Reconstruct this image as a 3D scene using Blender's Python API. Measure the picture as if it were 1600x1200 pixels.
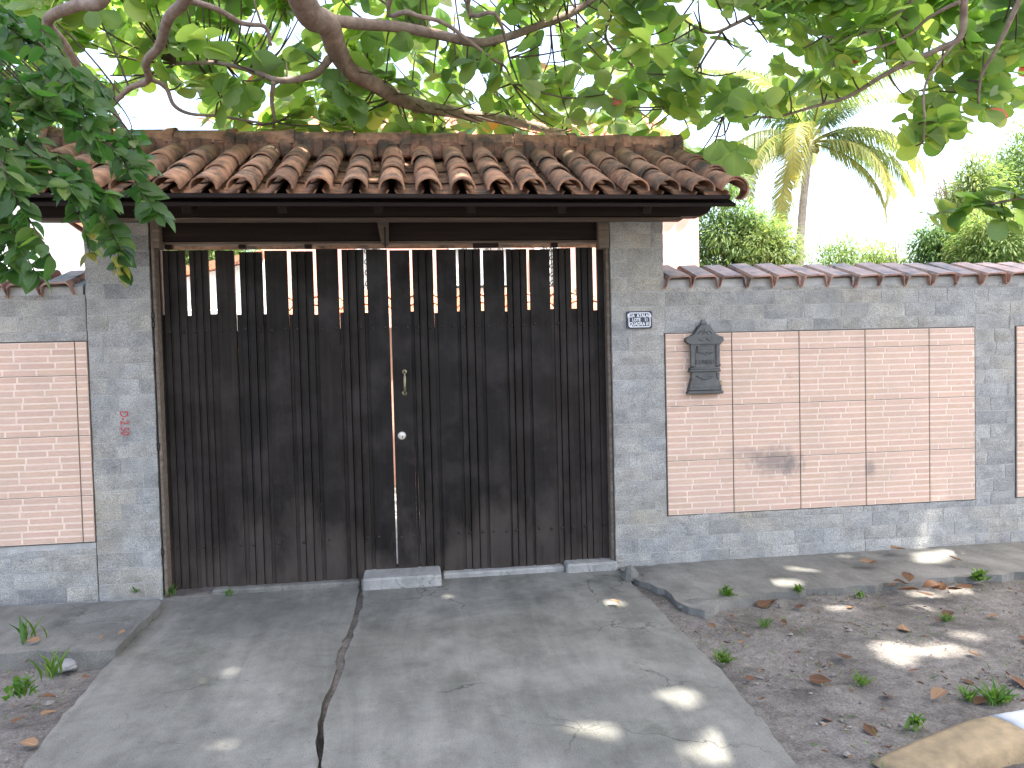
import bpy, bmesh, math, random
import numpy as np
from mathutils import Vector, Matrix, noise

random.seed(7)
rng = np.random.default_rng(11)
for o in list(bpy.data.objects):
    bpy.data.objects.remove(o)
scene = bpy.context.scene
col = scene.collection

# ------------------------------------------------------------------ camera
FPX, CAM_D, CAM_H = 1202.0, 5.3, 1.53
YAW, PITCH, ROLL = (math.radians(a) for a in (7.478, 2.013, -1.407))
FWD = Vector((math.sin(YAW) * math.cos(PITCH), math.cos(YAW) * math.cos(PITCH), -math.sin(PITCH)))
RGT = Vector((math.cos(YAW), -math.sin(YAW), 0))
UPV = RGT.cross(FWD)
RGT, UPV = (RGT * math.cos(ROLL) + UPV * math.sin(ROLL), -RGT * math.sin(ROLL) + UPV * math.cos(ROLL))
CAM = Vector((0, -CAM_D, CAM_H))
cam_data = bpy.data.cameras.new('camera')
cam_data.sensor_width = 36
cam_data.lens = FPX / 1600 * 36
cam_data.clip_start = 0.05
cam_data.clip_end = 2000
cam = bpy.data.objects.new('camera', cam_data)
col.objects.link(cam)
m3 = Matrix((RGT, UPV, -FWD)).transposed()
cam.matrix_world = Matrix.Translation(CAM) @ m3.to_4x4()
scene.camera = cam

# ------------------------------------------------------------------ light
SUN = Vector((0.34, -0.20, 0.92)).normalized()
world = bpy.data.worlds.new('World')
scene.world = world
world.use_nodes = True
wn = world.node_tree
sky = wn.nodes.new('ShaderNodeTexSky')
sky.sky_type = 'NISHITA'
sky.sun_disc = False
sky.sun_elevation = math.asin(SUN.z)
sky.sun_rotation = math.atan2(SUN.x, SUN.y)
sky.air_density = 1.0
sky.dust_density = 4.8
sky.ozone_density = 0.5
bg = wn.nodes['Background']
wn.links.new(sky.outputs[0], bg.inputs[0])
bg.inputs[1].default_value = 0.15
sun_data = bpy.data.lights.new('sun', 'SUN')
sun_data.energy = 4.0
sun_data.angle = math.radians(0.53)
sun_data.color = (1.0, 0.95, 0.87)
sun = bpy.data.objects.new('sun', sun_data)
sun.rotation_euler = SUN.to_track_quat('Z', 'Y').to_euler()
sun.location = (4, -6, 12)
col.objects.link(sun)
scene.view_settings.view_transform = 'Standard'
scene.view_settings.look = 'None'
scene.view_settings.gamma = 1
scene.view_settings.exposure = 2.78


# ------------------------------------------------------------------ helpers
def ray(px, py):
    return FWD * FPX + RGT * (px - 800) + UPV * (600 - py)

def at(px, py, Y):
    d = ray(px, py)
    return CAM + d * ((Y + CAM_D) / d.y)

def gnd(px, py, z=0.0):
    d = ray(px, py)
    return CAM + d * ((z - CAM_H) / d.z)

def project(P):
    """numpy (n,3) -> pixel x, pixel y, depth (design-time layout of leaf gaps)"""
    d = P - np.array(CAM)
    w = d @ np.array(FWD)
    w = np.where(np.abs(w) < 1e-4, 1e-4, w)
    return 800 + FPX * (d @ np.array(RGT)) / w, 600 - FPX * (d @ np.array(UPV)) / w, w

def tag(o, label=None, cat=None, group=None, kind=None):
    if label: o['label'] = label
    if cat: o['category'] = cat
    if group: o['group'] = group
    if kind: o['kind'] = kind
    return o

def empty(name, loc=(0, 0, 0), label=None, cat=None, group=None):
    o = bpy.data.objects.new(name, None)
    o.location = loc
    o.empty_display_size = 0.1
    col.objects.link(o)
    return tag(o, label, cat, group)

def link(name, mesh, parent=None, loc=(0, 0, 0), rot=None, scale=None):
    o = bpy.data.objects.new(name, mesh)
    col.objects.link(o)
    o.location = Vector(loc)
    if rot is not None: o.rotation_euler = rot
    if scale is not None: o.scale = scale
    if parent is not None:
        o.parent = parent
        o.location = Vector(loc) - world_loc(parent)
    return o

def world_loc(o):
    v = Vector(o.location)
    while o.parent:
        o = o.parent
        v = v + Vector(o.location)
    return v

class MB:
    """collects geometry for ONE mesh"""
    def __init__(self):
        self.v, self.f, self.m = [], [], []
    def add(self, vs, fs, mi=0):
        b = len(self.v)
        self.v += [tuple(p) for p in vs]
        self.f += [tuple(b + i for i in q) for q in fs]
        self.m += [mi] * len(fs)
        return self
    def box(self, c, s, mi=0, rot=None):
        c = Vector(c); hx, hy, hz = s[0] / 2, s[1] / 2, s[2] / 2
        vs = [Vector((x, y, z)) for z in (-hz, hz) for y in (-hy, hy) for x in (-hx, hx)]
        if rot is not None: vs = [rot @ p for p in vs]
        self.add([c + p for p in vs], [(0, 2, 3, 1), (4, 5, 7, 6), (0, 1, 5, 4), (2, 6, 7, 3), (0, 4, 6, 2), (1, 3, 7, 5)], mi)
        return self
    def cbox(self, c, s, bev, mi=0, rot=None):
        """chamfered box"""
        c = Vector(c); h = [s[0] / 2, s[1] / 2, s[2] / 2]
        bev = min(bev, min(h) * .9)
        bm = bmesh.new()
        bmesh.ops.create_cube(bm, size=1.0)
        for vv in bm.verts:
            vv.co = Vector((vv.co.x * s[0], vv.co.y * s[1], vv.co.z * s[2]))
        bmesh.ops.bevel(bm, geom=list(bm.edges), offset=bev, segments=1, affect='EDGES')
        bm.verts.ensure_lookup_table()
        vs = [vv.co.copy() for vv in bm.verts]
        if rot is not None: vs = [rot @ p for p in vs]
        self.add([c + p for p in vs], [[q.index for q in f.verts] for f in bm.faces], mi)
        bm.free()
        return self
    def prism(self, pts, ext, mi=0):
        """closed polygon pts extruded along vector ext"""
        n = len(pts); e = Vector(ext)
        a = [Vector(p) for p in pts]
        self.add(a + [p + e for p in a], [tuple(range(n))[::-1], tuple(range(n, 2 * n))] +
                 [(i, (i + 1) % n, n + (i + 1) % n, n + i) for i in range(n)], mi)
        return self
    def tube(self, pts, rad, seg=8, mi=0, cap=True):
        pts = [Vector(p) for p in pts]
        n = len(pts)
        rad = [rad] * n if not hasattr(rad, '__len__') else rad
        vs, fs = [], []
        ref = Vector((0.13, 0.27, 0.95)).normalized()
        for i, p in enumerate(pts):
            t = (pts[min(i + 1, n - 1)] - pts[max(i - 1, 0)]).normalized()
            a = t.cross(ref)
            if a.length < .1: a = t.cross(Vector((1, 0, 0)))
            a.normalize(); b = t.cross(a)
            for k in range(seg):
                an = 2 * math.pi * k / seg
                vs.append(p + (a * math.cos(an) + b * math.sin(an)) * rad[i])
        for i in range(n - 1):
            for k in range(seg):
                k2 = (k + 1) % seg
                fs.append((i * seg + k, i * seg + k2, (i + 1) * seg + k2, (i + 1) * seg + k))
        if cap:
            fs += [tuple(range(seg))[::-1], tuple(range((n - 1) * seg, n * seg))]
        return self.add(vs, fs, mi)
    def lathe(self, prof, seg=12, c=(0, 0, 0), axis='y', mi=0):
        c = Vector(c); vs, fs = [], []
        for (r, h) in prof:
            for k in range(seg):
                an = 2 * math.pi * k / seg
                x, z = r * math.cos(an), r * math.sin(an)
                vs.append(c + (Vector((x, h, z)) if axis == 'y' else Vector((x, z, h))))
        for i in range(len(prof) - 1):
            for k in range(seg):
                k2 = (k + 1) % seg
                fs.append((i * seg + k, i * seg + k2, (i + 1) * seg + k2, (i + 1) * seg + k))
        fs += [tuple(range(seg))[::-1], tuple(range((len(prof) - 1) * seg, len(prof) * seg))]
        return self.add(vs, fs, mi)
    def mesh(self, name, mats, smooth=False):
        me = bpy.data.meshes.new(name)
        me.from_pydata(self.v, [], self.f)
        for mt in (mats if isinstance(mats, (list, tuple)) else [mats]): me.materials.append(mt)
        me.polygons.foreach_set('material_index', self.m)
        if smooth: me.polygons.foreach_set('use_smooth', [True] * len(self.f))
        me.update()
        bm = bmesh.new(); bm.from_mesh(me)
        bmesh.ops.recalc_face_normals(bm, faces=bm.faces)
        bm.to_mesh(me); bm.free()
        return me
    def build(self, name, mats, parent=None, loc=None, smooth=False, recenter=True):
        """object whose origin sits at the middle of its own geometry"""
        if loc is None:
            if recenter:
                a = np.array(self.v); c = (a.min(0) + a.max(0)) / 2
                self.v = [tuple(p) for p in (a - c)]
                loc = tuple(c)
            else:
                loc = (0, 0, 0)
        return link(name, self.mesh(name, mats, smooth), parent, loc)

def smooth_path(pts, k=4):
    P = [Vector(p) for p in pts]
    out = []
    for i in range(len(P) - 1):
        p0, p1, p2, p3 = P[max(i - 1, 0)], P[i], P[i + 1], P[min(i + 2, len(P) - 1)]
        for j in range(k):
            t = j / k
            out.append(.5 * ((2 * p1) + (p2 - p0) * t + (2 * p0 - 5 * p1 + 4 * p2 - p3) * t * t + (3 * p1 - p0 - 3 * p2 + p3) * t ** 3))
    out.append(P[-1])
    return out

def text_mesh(body, size, mat, extrude=0.001, align='CENTER', bold=0.0):
    cu = bpy.data.curves.new('text', 'FONT')
    cu.body = body; cu.size = size; cu.extrude = extrude; cu.align_x = align; cu.align_y = 'CENTER'
    cu.resolution_u = 3; cu.offset = bold
    ob = bpy.data.objects.new('text', cu)
    col.objects.link(ob)
    me = bpy.data.meshes.new_from_object(ob.evaluated_get(bpy.context.evaluated_depsgraph_get()))
    bpy.data.objects.remove(ob); bpy.data.curves.remove(cu)
    me.materials.clear(); me.materials.append(mat)
    return me


# ------------------------------------------------------------------ materials
def s2l(r, g, b):
    f = lambda c: (c / 255 / 12.92) if c / 255 <= .04045 else ((c / 255 + .055) / 1.055) ** 2.4
    return (f(r), f(g), f(b), 1)

class NT:
    def __init__(self, name):
        self.mat = bpy.data.materials.new(name)
        self.mat.use_nodes = True
        self.t = self.mat.node_tree
        self.b = self.t.nodes['Principled BSDF']
        self.out = self.t.nodes['Material Output']
    def n(self, typ, **kw):
        nd = self.t.nodes.new(typ)
        for k, v in kw.items():
            if k.startswith('i_'):
                key = k[2:]
                nd.inputs[int(key) if key.isdigit() else key].default_value = v
            else: setattr(nd, k, v)
        return nd
    def l(self, a, b): self.t.links.new(a, b); return self
    def coords(self, rnd=True, kind='Object'):
        tc = self.n('ShaderNodeTexCoord')
        if not rnd: return tc.outputs[kind]
        oi = self.n('ShaderNodeObjectInfo')
        mul = self.n('ShaderNodeMath', operation='MULTIPLY', i_1=37.0)
        self.l(oi.outputs['Random'], mul.inputs[0])
        add = self.n('ShaderNodeVectorMath', operation='ADD')
        self.l(tc.outputs[kind], add.inputs[0]); self.l(mul.outputs[0], add.inputs[1])
        self.rnd = oi.outputs['Random']
        return add.outputs[0]
    def noise(self, co, scale, detail=4, rough=.6, dist=0):
        nd = self.n('ShaderNodeTexNoise', i_Scale=scale, i_Detail=detail, i_Roughness=rough, i_Distortion=dist)
        self.l(co, nd.inputs['Vector'])
        return nd.outputs['Fac']
    def ramp(self, fac, stops):
        nd = self.n('ShaderNodeValToRGB')
        el = nd.color_ramp.elements
        while len(el) < len(stops): el.new(.5)
        for e, (p, c) in zip(el, stops):
            e.position = p; e.color = c if len(c) == 4 else (*c, 1)
        self.l(fac, nd.inputs[0])
        return nd.outputs[0]
    def mix(self, fac, a, b, mode='MIX'):
        nd = self.n('ShaderNodeMix', data_type='RGBA', blend_type=mode)
        for s, v in ((nd.inputs[0], fac), (nd.inputs[6], a), (nd.inputs[7], b)):
            if isinstance(v, (int, float)): s.default_value = v
            elif isinstance(v, tuple): s.default_value = v if len(v) == 4 else (*v, 1)
            else: self.l(v, s)
        return nd.outputs[2]
    def scale_co(self, co, s):
        nd = self.n('ShaderNodeMapping')
        nd.inputs['Scale'].default_value = s
        self.l(co, nd.inputs['Vector'])
        return nd.outputs[0]
    def bump(self, h, strength=.3, dist=.01):
        nd = self.n('ShaderNodeBump', i_Strength=strength, i_Distance=dist)
        self.l(h, nd.inputs['Height']); self.l(nd.outputs[0], self.b.inputs['Normal'])
    def fin(self, colr, rough=.8, spec=.3):
        if isinstance(colr, tuple): self.b.inputs['Base Color'].default_value = colr if len(colr) == 4 else (*colr, 1)
        else: self.l(colr, self.b.inputs['Base Color'])
        if isinstance(rough, (int, float)): self.b.inputs['Roughness'].default_value = rough
        else: self.l(rough, self.b.inputs['Roughness'])
        self.b.inputs['Specular IOR Level'].default_value = spec
        return self.mat

G = lambda v: (v, v, v, 1)

def mat_stone():
    t = NT('grey_granite'); co = t.coords()
    a = t.ramp(t.noise(co, 7, 5), [(.3, (.21, .208, .200)), (.5, (.290, .287, .272)), (.75, (.37, .364, .340))])
    # block-to-block tone
    b = t.ramp(t.rnd, [(0, (.80, .81, .83)), (.10, (.96, .98, 1.0)), (.5, (1.10, 1.08, 1.04)), (.75, (1.0, 1.02, 1.05)), (1, (1.18, 1.18, 1.17))])
    c = t.mix(1.0, a, b, 'MULTIPLY')
    sp = t.ramp(t.noise(co, 150, 2, .7), [(.36, G(.5)), (.5, G(1)), (.68, G(1.35))])
    c = t.mix(.75, c, sp, 'MULTIPLY')
    wc = t.coords(False, 'Object')
    geo = t.n('ShaderNodeNewGeometry')
    br = t.ramp(t.noise(geo.outputs['Position'], 1.3, 4), [(.48, G(0)), (.7, G(1))])
    c = t.mix(br, c, t.mix(1.0, c, (1.06, .99, .87), 'MULTIPLY'))
    t.bump(t.mix(.5, t.noise(co, 26, 6, .7), t.noise(co, 140, 3, .7)), 1.0, .016)
    return t.fin(c, .85, .25)

def mat_mortar():
    t = NT('mortar'); co = t.coords(False)
    c = t.ramp(t.noise(co, 9, 5), [(.3, (.24, .24, .23)), (.7, (.40, .395, .375))])
    t.bump(t.noise(co, 120, 4), .5, .006)
    return t.fin(c, .95, .1)

def mat_concrete(name, lo, hi, warm=0.0):
    t = NT(name); co = t.coords(False)
    big = t.noise(co, 1.5, 5, .65, .4)
    a = t.ramp(big, [(.3, lo), (.52, tuple((x + y) / 2 for x, y in zip(lo, hi))), (.72, hi)])
    st = t.ramp(t.noise(co, 5, 6, .7), [(.35, G(.74)), (.55, G(1)), (.75, G(1.08))])
    c = t.mix(.8, a, st, 'MULTIPLY')
    fi = t.ramp(t.noise(co, 170, 4, .8), [(.3, G(.5)), (.52, G(1)), (.75, G(1.45))])
    c = t.mix(.8, c, fi, 'MULTIPLY')
    vo = t.n('ShaderNodeTexVoronoi', i_Scale=90.0); t.l(co, vo.inputs['Vector'])
    c = t.mix(.45, c, t.ramp(vo.outputs['Distance'], [(.05, G(.55)), (.22, G(1.05))]), 'MULTIPLY')
    sk = t.ramp(t.noise(t.scale_co(co, (5, .8, 1)), 1.2, 6, .7, .6), [(.35, G(.72)), (.6, G(1.06))])
    c = t.mix(.7, c, sk, 'MULTIPLY')
    ms = t.ramp(t.noise(co, 2.3, 6, .7), [(.56, G(0)), (.68, G(1))])
    c = t.mix(t.mix(1.0, ms, G(.5), 'MULTIPLY'), c, (.055, .06, .042, 1))
    # hairline cracks and dark spots
    wc = t.n('ShaderNodeTexVoronoi', feature='DISTANCE_TO_EDGE', i_Scale=1.3)
    wob = t.n('ShaderNodeVectorMath', operation='MULTIPLY_ADD'); wob.inputs[1].default_value = (.35, .35, .35)
    nz = t.n('ShaderNodeTexNoise', i_Scale=4.0, i_Detail=5.0); t.l(co, nz.inputs['Vector'])
    t.l(nz.outputs['Color'], wob.inputs[0]); t.l(co, wob.inputs[2]); t.l(wob.outputs[0], wc.inputs['Vector'])
    hair = t.ramp(wc.outputs['Distance'], [(.002, G(.75)), (.007, G(0))])
    gate_ = t.ramp(t.noise(co, 1.1, 3), [(.52, G(0)), (.6, G(1))])
    c = t.mix(t.mix(1.0, hair, gate_, 'MULTIPLY'), c, (.03, .03, .026, 1))
    sp_ = t.ramp(t.noise(co, 38, 3, .6), [(.66, G(0)), (.72, G(.6))])
    c = t.mix(sp_, c, (.06, .057, .05, 1))
    t.bump(t.mix(.4, t.noise(co, 22, 6, .7), t.noise(co, 150, 3, .7)), .5, .012)
    return t.fin(c, .9, .2)

def mat_dirt():
    t = NT('packed_dirt'); co = t.coords(False)
    a = t.ramp(t.noise(co, 2.2, 6, .65), [(.3, (.095, .086, .077)), (.5, (.155, .142, .128)), (.72, (.215, .198, .178))])
    fi = t.ramp(t.noise(co, 90, 6, .85), [(.3, G(.35)), (.5, G(1)), (.72, G(1.7))])
    c = t.mix(.95, a, fi, 'MULTIPLY')
    pt = t.ramp(t.noise(co, 14, 5, .75), [(.36, G(.6)), (.55, G(1)), (.7, G(1.2))])
    c = t.mix(.8, c, pt, 'MULTIPLY')
    gr = t.ramp(t.noise(co, 5.5, 5, .7), [(.58, G(0)), (.7, G(1))])
    c = t.mix(t.mix(1.0, gr, G(.45), 'MULTIPLY'), c, (.045, .055, .022, 1))
    t.bump(t.mix(.5, t.noise(co, 30, 6, .7), t.noise(co, 160, 3, .8)), .8, .02)
    return t.fin(c, .97, .1)

def mat_ceramic():
    """two-tone print and glaze of one tile; colour of each printed brick from the mesh attribute"""
    t = NT('printed_ceramic'); co = t.coords()
    at_ = t.n('ShaderNodeAttribute', attribute_name='tint')
    geo = t.n('ShaderNodeNewGeometry')
    wig = t.noise(t.scale_co(geo.outputs['Position'], (40, 40, 260)), 1, 4, .7)
    c = t.mix(1.0, at_.outputs['Color'], t.ramp(wig, [(.3, G(.86)), (.7, G(1.1))]), 'MULTIPLY')
    dust = t.ramp(t.noise(geo.outputs['Position'], 2.0, 6, .7), [(.42, G(0)), (.75, G(.45))])
    c = t.mix(dust, c, (.34, .27, .22, 1))
    gt = t.ramp(t.noise(geo.outputs['Position'], 3.1, 5, .7), [(.63, G(0)), (.72, G(.5))])
    c = t.mix(gt, c, (.16, .125, .10, 1))
    # grey smudges on the second and fourth column
    for (x, z, rx, rz, k) in ((2.62, .72, .26, .14, .62), (2.74, .69, .12, .10, .5), (3.36, .63, .06, .09, .55), (2.40, .80, .2, .06, .3)):
        mp = t.n('ShaderNodeMapping')
        mp.inputs['Location'].default_value = (-x / rx, 0, -z / rz); mp.inputs['Scale'].default_value = (1 / rx, 0, 1 / rz)
        t.l(geo.outputs['Position'], mp.inputs['Vector'])
        ln = t.n('ShaderNodeVectorMath', operation='LENGTH'); t.l(mp.outputs[0], ln.inputs[0])
        wob = t.n('ShaderNodeMath', operation='MULTIPLY_ADD', i_1=1.6, i_2=-.8)
        t.l(t.noise(geo.outputs['Position'], 16, 5, .7), wob.inputs[0])
        sm = t.n('ShaderNodeMath', operation='ADD'); t.l(ln.outputs['Value'], sm.inputs[0]); t.l(wob.outputs[0], sm.inputs[1])
        c = t.mix(t.ramp(sm.outputs[0], [(.25, G(k)), (.95, G(0))]), c, (.11, .105, .10, 1))
    t.bump(t.noise(co, 160, 3), .15, .002)
    return t.fin(c, .55, .35)

def mat_clay(name, cols, moss=.5, rough=.85, spec=.2):
    t = NT(name); co = t.coords()
    a = t.ramp(t.noise(co, 8, 5), [(.3, cols[0]), (.5, cols[1]), (.75, cols[2])])
    b = t.ramp(t.rnd, [(0, (.68, .66, .64)), (.35, (1, .94, .88)), (.7, (.86, .86, .84)), (1, (1.12, 1.02, .92))])
    c = t.mix(1.0, a, b, 'MULTIPLY')
    geo = t.n('ShaderNodeNewGeometry')
    mo = t.ramp(t.noise(geo.outputs['Position'], 6, 6, .72), [(.50 - moss * .12, G(0)), (.62, G(.85))])
    c = t.mix(mo, c, (.045, .042, .034, 1))
    li = t.ramp(t.noise(geo.outputs['Position'], 55, 4, .7), [(.62, G(0)), (.72, G(.6))])
    c = t.mix(li, c, (.22, .20, .16, 1))
    t.bump(t.noise(co, 60, 5, .7), .5, .006)
    return t.fin(c, rough, spec)

def mat_wood(name, cols, rough=.55, dust=False, spec=.35):
    t = NT(name); co = t.coords()
    gr = t.noise(t.scale_co(co, (1, 1, .045) if dust else (.045, 1, 1)), 38, 6, .65, .3)
    c = t.ramp(gr, [(.3, cols[0]), (.55, cols[1]), (.8, cols[2])])
    if dust:
        b = t.ramp(t.rnd, [(0, (.7, .7, .7)), (.5, (1, .95, .9)), (1, (1.35, 1.25, 1.2))])
        c = t.mix(1.0, c, b, 'MULTIPLY')
        geo = t.n('ShaderNodeNewGeometry')
        sx = t.n('ShaderNodeSeparateXYZ'); t.l(geo.outputs['Position'], sx.inputs[0])
        # splashed dust with a ragged upper limit
        nz = t.noise(t.scale_co(geo.outputs['Position'], (2.2, 1, 1.1)), 1.6, 6, .65)
        m1 = t.n('ShaderNodeMath', operation='MULTIPLY_ADD', i_1=2.6, i_2=-.75); t.l(nz, m1.inputs[0])
        m2 = t.n('ShaderNodeMath', operation='SUBTRACT'); t.l(m1.outputs[0], m2.inputs[0]); t.l(sx.outputs['Z'], m2.inputs[1])
        du = t.ramp(m2.outputs[0], [(.0, G(0)), (.6, G(.66))])
        c = t.mix(du, c, (.062, .050, .042, 1))
        fade = t.ramp(t.noise(geo.outputs['Position'], 3.5, 5, .7), [(.46, G(0)), (.72, G(.6))])
        c = t.mix(fade, c, (.036, .030, .028, 1))
        r = t.ramp(t.noise(geo.outputs['Position'], 4, 4), [(.3, G(.42)), (.7, G(.75))])
    else:
        r = rough
    t.bump(gr, .25, .004)
    return t.fin(c, r, spec)

def mat_plain(name, lo, hi, scale=6, rough=.8, bump=.2, metal=0, spec=.3, bscale=60):
    t = NT(name); co = t.coords(False)
    c = t.ramp(t.noise(co, scale, 5, .6), [(.3, lo), (.7, hi)])
    if bump: t.bump(t.noise(co, bscale, 4, .7), bump, .004)
    t.b.inputs['Metallic'].default_value = metal
    return t.fin(c, rough, spec)

def mat_leaf(name, stops, trans, rough=.42, veins=True, tr=.42, spec=.35, under=None):
    """stops: colour by per-leaf attribute tint; UV carries the vein drawing"""
    t = NT(name)
    a = t.n('ShaderNodeAttribute', attribute_name='tint')
    c = t.ramp(a.outputs['Fac'], stops)
    tc = t.ramp(a.outputs['Fac'], trans)
    if veins:
        uv = t.n('ShaderNodeUVMap', uv_map='UVMap')
        sp = t.n('ShaderNodeSeparateXYZ'); t.l(uv.outputs[0], sp.inputs[0])
        ab = t.n('ShaderNodeMath', operation='ABSOLUTE'); t.l(sp.outputs[0], ab.inputs[0])
        ma = t.n('ShaderNodeMath', operation='MULTIPLY_ADD', i_1=-5.0); t.l(ab.outputs[0], ma.inputs[0])
        mv = t.n('ShaderNodeMath', operation='MULTIPLY', i_1=9.0); t.l(sp.outputs[1], mv.inputs[0])
        t.l(mv.outputs[0], ma.inputs[2])
        fr = t.n('ShaderNodeMath', operation='FRACT'); t.l(ma.outputs[0], fr.inputs[0])
        v1 = t.ramp(fr.outputs[0], [(0, G(.55)), (.10, G(.0)), (.9, G(0)), (1, G(.55))])
        v2 = t.ramp(ab.outputs[0], [(.03, G(.9)), (.07, G(0))])
        vv = t.mix(1.0, v1, v2, 'LIGHTEN')
        c = t.mix(vv, c, t.mix(1.0, c, (2.2, 1.9, 2.0), 'MULTIPLY'))
        tc = t.mix(t.mix(1.0, vv, G(.5), 'MULTIPLY'), tc, t.mix(1.0, tc, (.6, .65, .6), 'MULTIPLY'))
        t.bump(vv, .25, .003)
    if under is not None:
        ge = t.n('ShaderNodeNewGeometry')
        c = t.mix(ge.outputs['Backfacing'], c, t.mix(.62, c, under))
    t.fin(c, rough, spec)
    tr_n = t.n('ShaderNodeBsdfTranslucent'); t.l(tc, tr_n.inputs[0])
    mx = t.n('ShaderNodeMixShader', i_0=tr)
    t.l(t.b.outputs[0], mx.inputs[1]); t.l(tr_n.outputs[0], mx.inputs[2])
    t.l(mx.outputs[0], t.out.inputs[0])
    return t.mat

def mat_bark(name, lo, hi):
    t = NT(name); co = t.coords(False)
    c = t.ramp(t.noise(co, 14, 6, .7), [(.3, lo), (.7, hi)])
    sp = t.ramp(t.noise(co, 5, 4), [(.5, G(1)), (.7, G(1.5))])
    c = t.mix(.7, c, sp, 'MULTIPLY')
    t.bump(t.noise(co, 60, 6, .75), .9, .012)
    return t.fin(c, .9, .15)

STONE, MORTAR = mat_stone(), mat_mortar()
DRIVE = mat_concrete('driveway_concrete', (.108, .107, .094, 1), (.212, .206, .184, 1))
LEDGE = mat_concrete('ledge_concrete', (.11, .108, .098, 1), (.21, .203, .183, 1))
SILLM = mat_concrete('sill_concrete', (.22, .22, .205, 1), (.36, .35, .33, 1))
DIRT = mat_dirt()
CERAMIC = mat_ceramic()
CLAY = mat_clay('old_roof_clay', [(.18, .100, .066), (.31, .172, .110), (.41, .26, .175)], .42)
CLAY2 = mat_clay('coping_clay', [(.25, .13, .10), (.38, .21, .165), (.48, .31, .26)], .05, .5, .5)
CLAY3 = mat_clay('far_roof_clay', [(.30, .12, .07), (.42, .18, .11), (.5, .25, .17)], .1)
GATEW = mat_wood('dark_gate_timber', [(.005, .0041, .0036), (.0105, .0082, .0068), (.022, .0175, .0145)], dust=True, spec=.18)
BEAMW = mat_wood('dark_beam_timber', [(.005, .0028, .0022), (.012, .0064, .005), (.024, .0135, .0105)], .65, spec=.2)
PALEW = mat_wood('weathered_and_lit_timber', [(.06, .045, .035), (.11, .085, .066), (.2, .16, .125)], .85)  # bare wood, and the lightened tone painted along the front beam's lit edge
BRONZE = mat_plain('aged_brass', (.10, .12, .09), (.34, .27, .15), 30, .45, .2, .9)
STEEL = mat_plain('worn_steel', (.35, .33, .3), (.6, .58, .54), 40, .4, .15, .9)
IRON = mat_plain('dark_cast_iron', (.040, .043, .045), (.085, .088, .088), 14, .42, .35, .25, .5)
IRONBOLT = mat_plain('black_bolt_iron', (.010, .009, .009), (.03, .026, .024), 30, .5, .2, .2)
PLATEB = mat_plain('blue_enamel', (.020, .026, .048), (.034, .040, .066), 20, .35, .1)
PLATEW = mat_plain('white_enamel', (.55, .57, .6), (.75, .76, .78), 30, .4, .1)
REDP = mat_plain('red_spray_paint', (.30, .02, .03), (.42, .05, .06), 40, .6, .1)
PINK = mat_plain('pink_render', (.55, .28, .225), (.65, .37, .305), 2, .9, .15)
WHITE = mat_plain('white_render', (.66, .66, .66), (.80, .80, .79), 1.5, .9, .1)
GLASS = mat_plain('dark_window_glass', (.02, .025, .03), (.04, .045, .05), 2, .08, 0, 0, .6)
BLACKM = mat_plain('black_painted_iron', (.008, .008, .008), (.02, .02, .02), 20, .5, .1, .2)
OCHRE = mat_plain('ochre_kerb_paint', (.15, .115, .07), (.27, .205, .12), 14, .9, .8, bscale=90)
WHITEK = mat_plain('white_kerb_paint', (.36, .37, .38), (.5, .5, .5), 9, .85, .4)
ROCK = mat_plain('pale_rock', (.12, .12, .12), (.24, .24, .24), 12, .9, .5)
YARD = mat_concrete('yard_concrete', (.25, .24, .22, 1), (.4, .38, .35, 1))
BARK = mat_bark('almond_bark', (.13, .095, .075), (.30, .235, .19))
BARK2 = mat_bark('dark_bark', (.035, .026, .022), (.10, .078, .062))
PALMB = mat_bark('palm_bark', (.20, .17, .14), (.42, .37, .31))
ALEAF = mat_leaf('almond_leaf', [(0, (.045, .095, .030)), (.45, (.078, .138, .038)), (.8, (.12, .175, .048)), (.93, (.16, .20, .058)), (.965, (.30, .19, .04)), (1, (.30, .085, .045))],
                 [(0, (.18, .36, .05)), (.45, (.30, .52, .07)), (.8, (.46, .65, .10)), (.93, (.56, .66, .13)), (.965, (.6, .36, .06)), (1, (.55, .14, .06))], .38, tr=.53, under=(.17, .225, .11, 1))
FLEAF = mat_leaf('ficus_leaf', [(0, (.026, .058, .014)), (.6, (.050, .098, .022)), (.9, (.080, .13, .030)), (1, (.16, .16, .03))],
                 [(0, (.05, .20, .03)), (.6, (.10, .32, .04)), (.9, (.2, .42, .05)), (1, (.42, .40, .06))], .36, tr=.34, spec=.3)
TLEAF = mat_leaf('tree_leaf', [(0, (.032, .070, .020)), (.5, (.062, .105, .030)), (1, (.11, .14, .045))],
                 [(0, (.10, .22, .04)), (.5, (.20, .34, .06)), (1, (.36, .42, .09))], .6, veins=False, tr=.4, spec=.15)
PLEAF = mat_leaf('palm_leaf', [(0, (.055, .095, .032)), (.5, (.11, .135, .038)), (1, (.25, .20, .04))],
                 [(0, (.18, .30, .06)), (.5, (.36, .42, .08)), (1, (.6, .48, .08))], .4, veins=False, tr=.4)
DLEAF = mat_leaf('dry_leaf', [(0, (.06, .033, .020)), (.5, (.12, .066, .036)), (1, (.22, .145, .085))],
                 [(0, (.15, .06, .03)), (.5, (.28, .13, .06)), (1, (.4, .25, .12))], .8, tr=.15, spec=.15)
GRASS = mat_leaf('weed_leaf', [(0, (.03, .09, .015)), (1, (.10, .16, .03))], [(0, (.12, .35, .03)), (1, (.3, .45, .05))], .5, veins=False, tr=.35)
PURPLE = mat_leaf('reddish_leaf', [(0, (.10, .06, .06)), (1, (.2, .13, .11))], [(0, (.3, .15, .15)), (1, (.4, .25, .2))], .5, veins=False, tr=.35)

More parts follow.
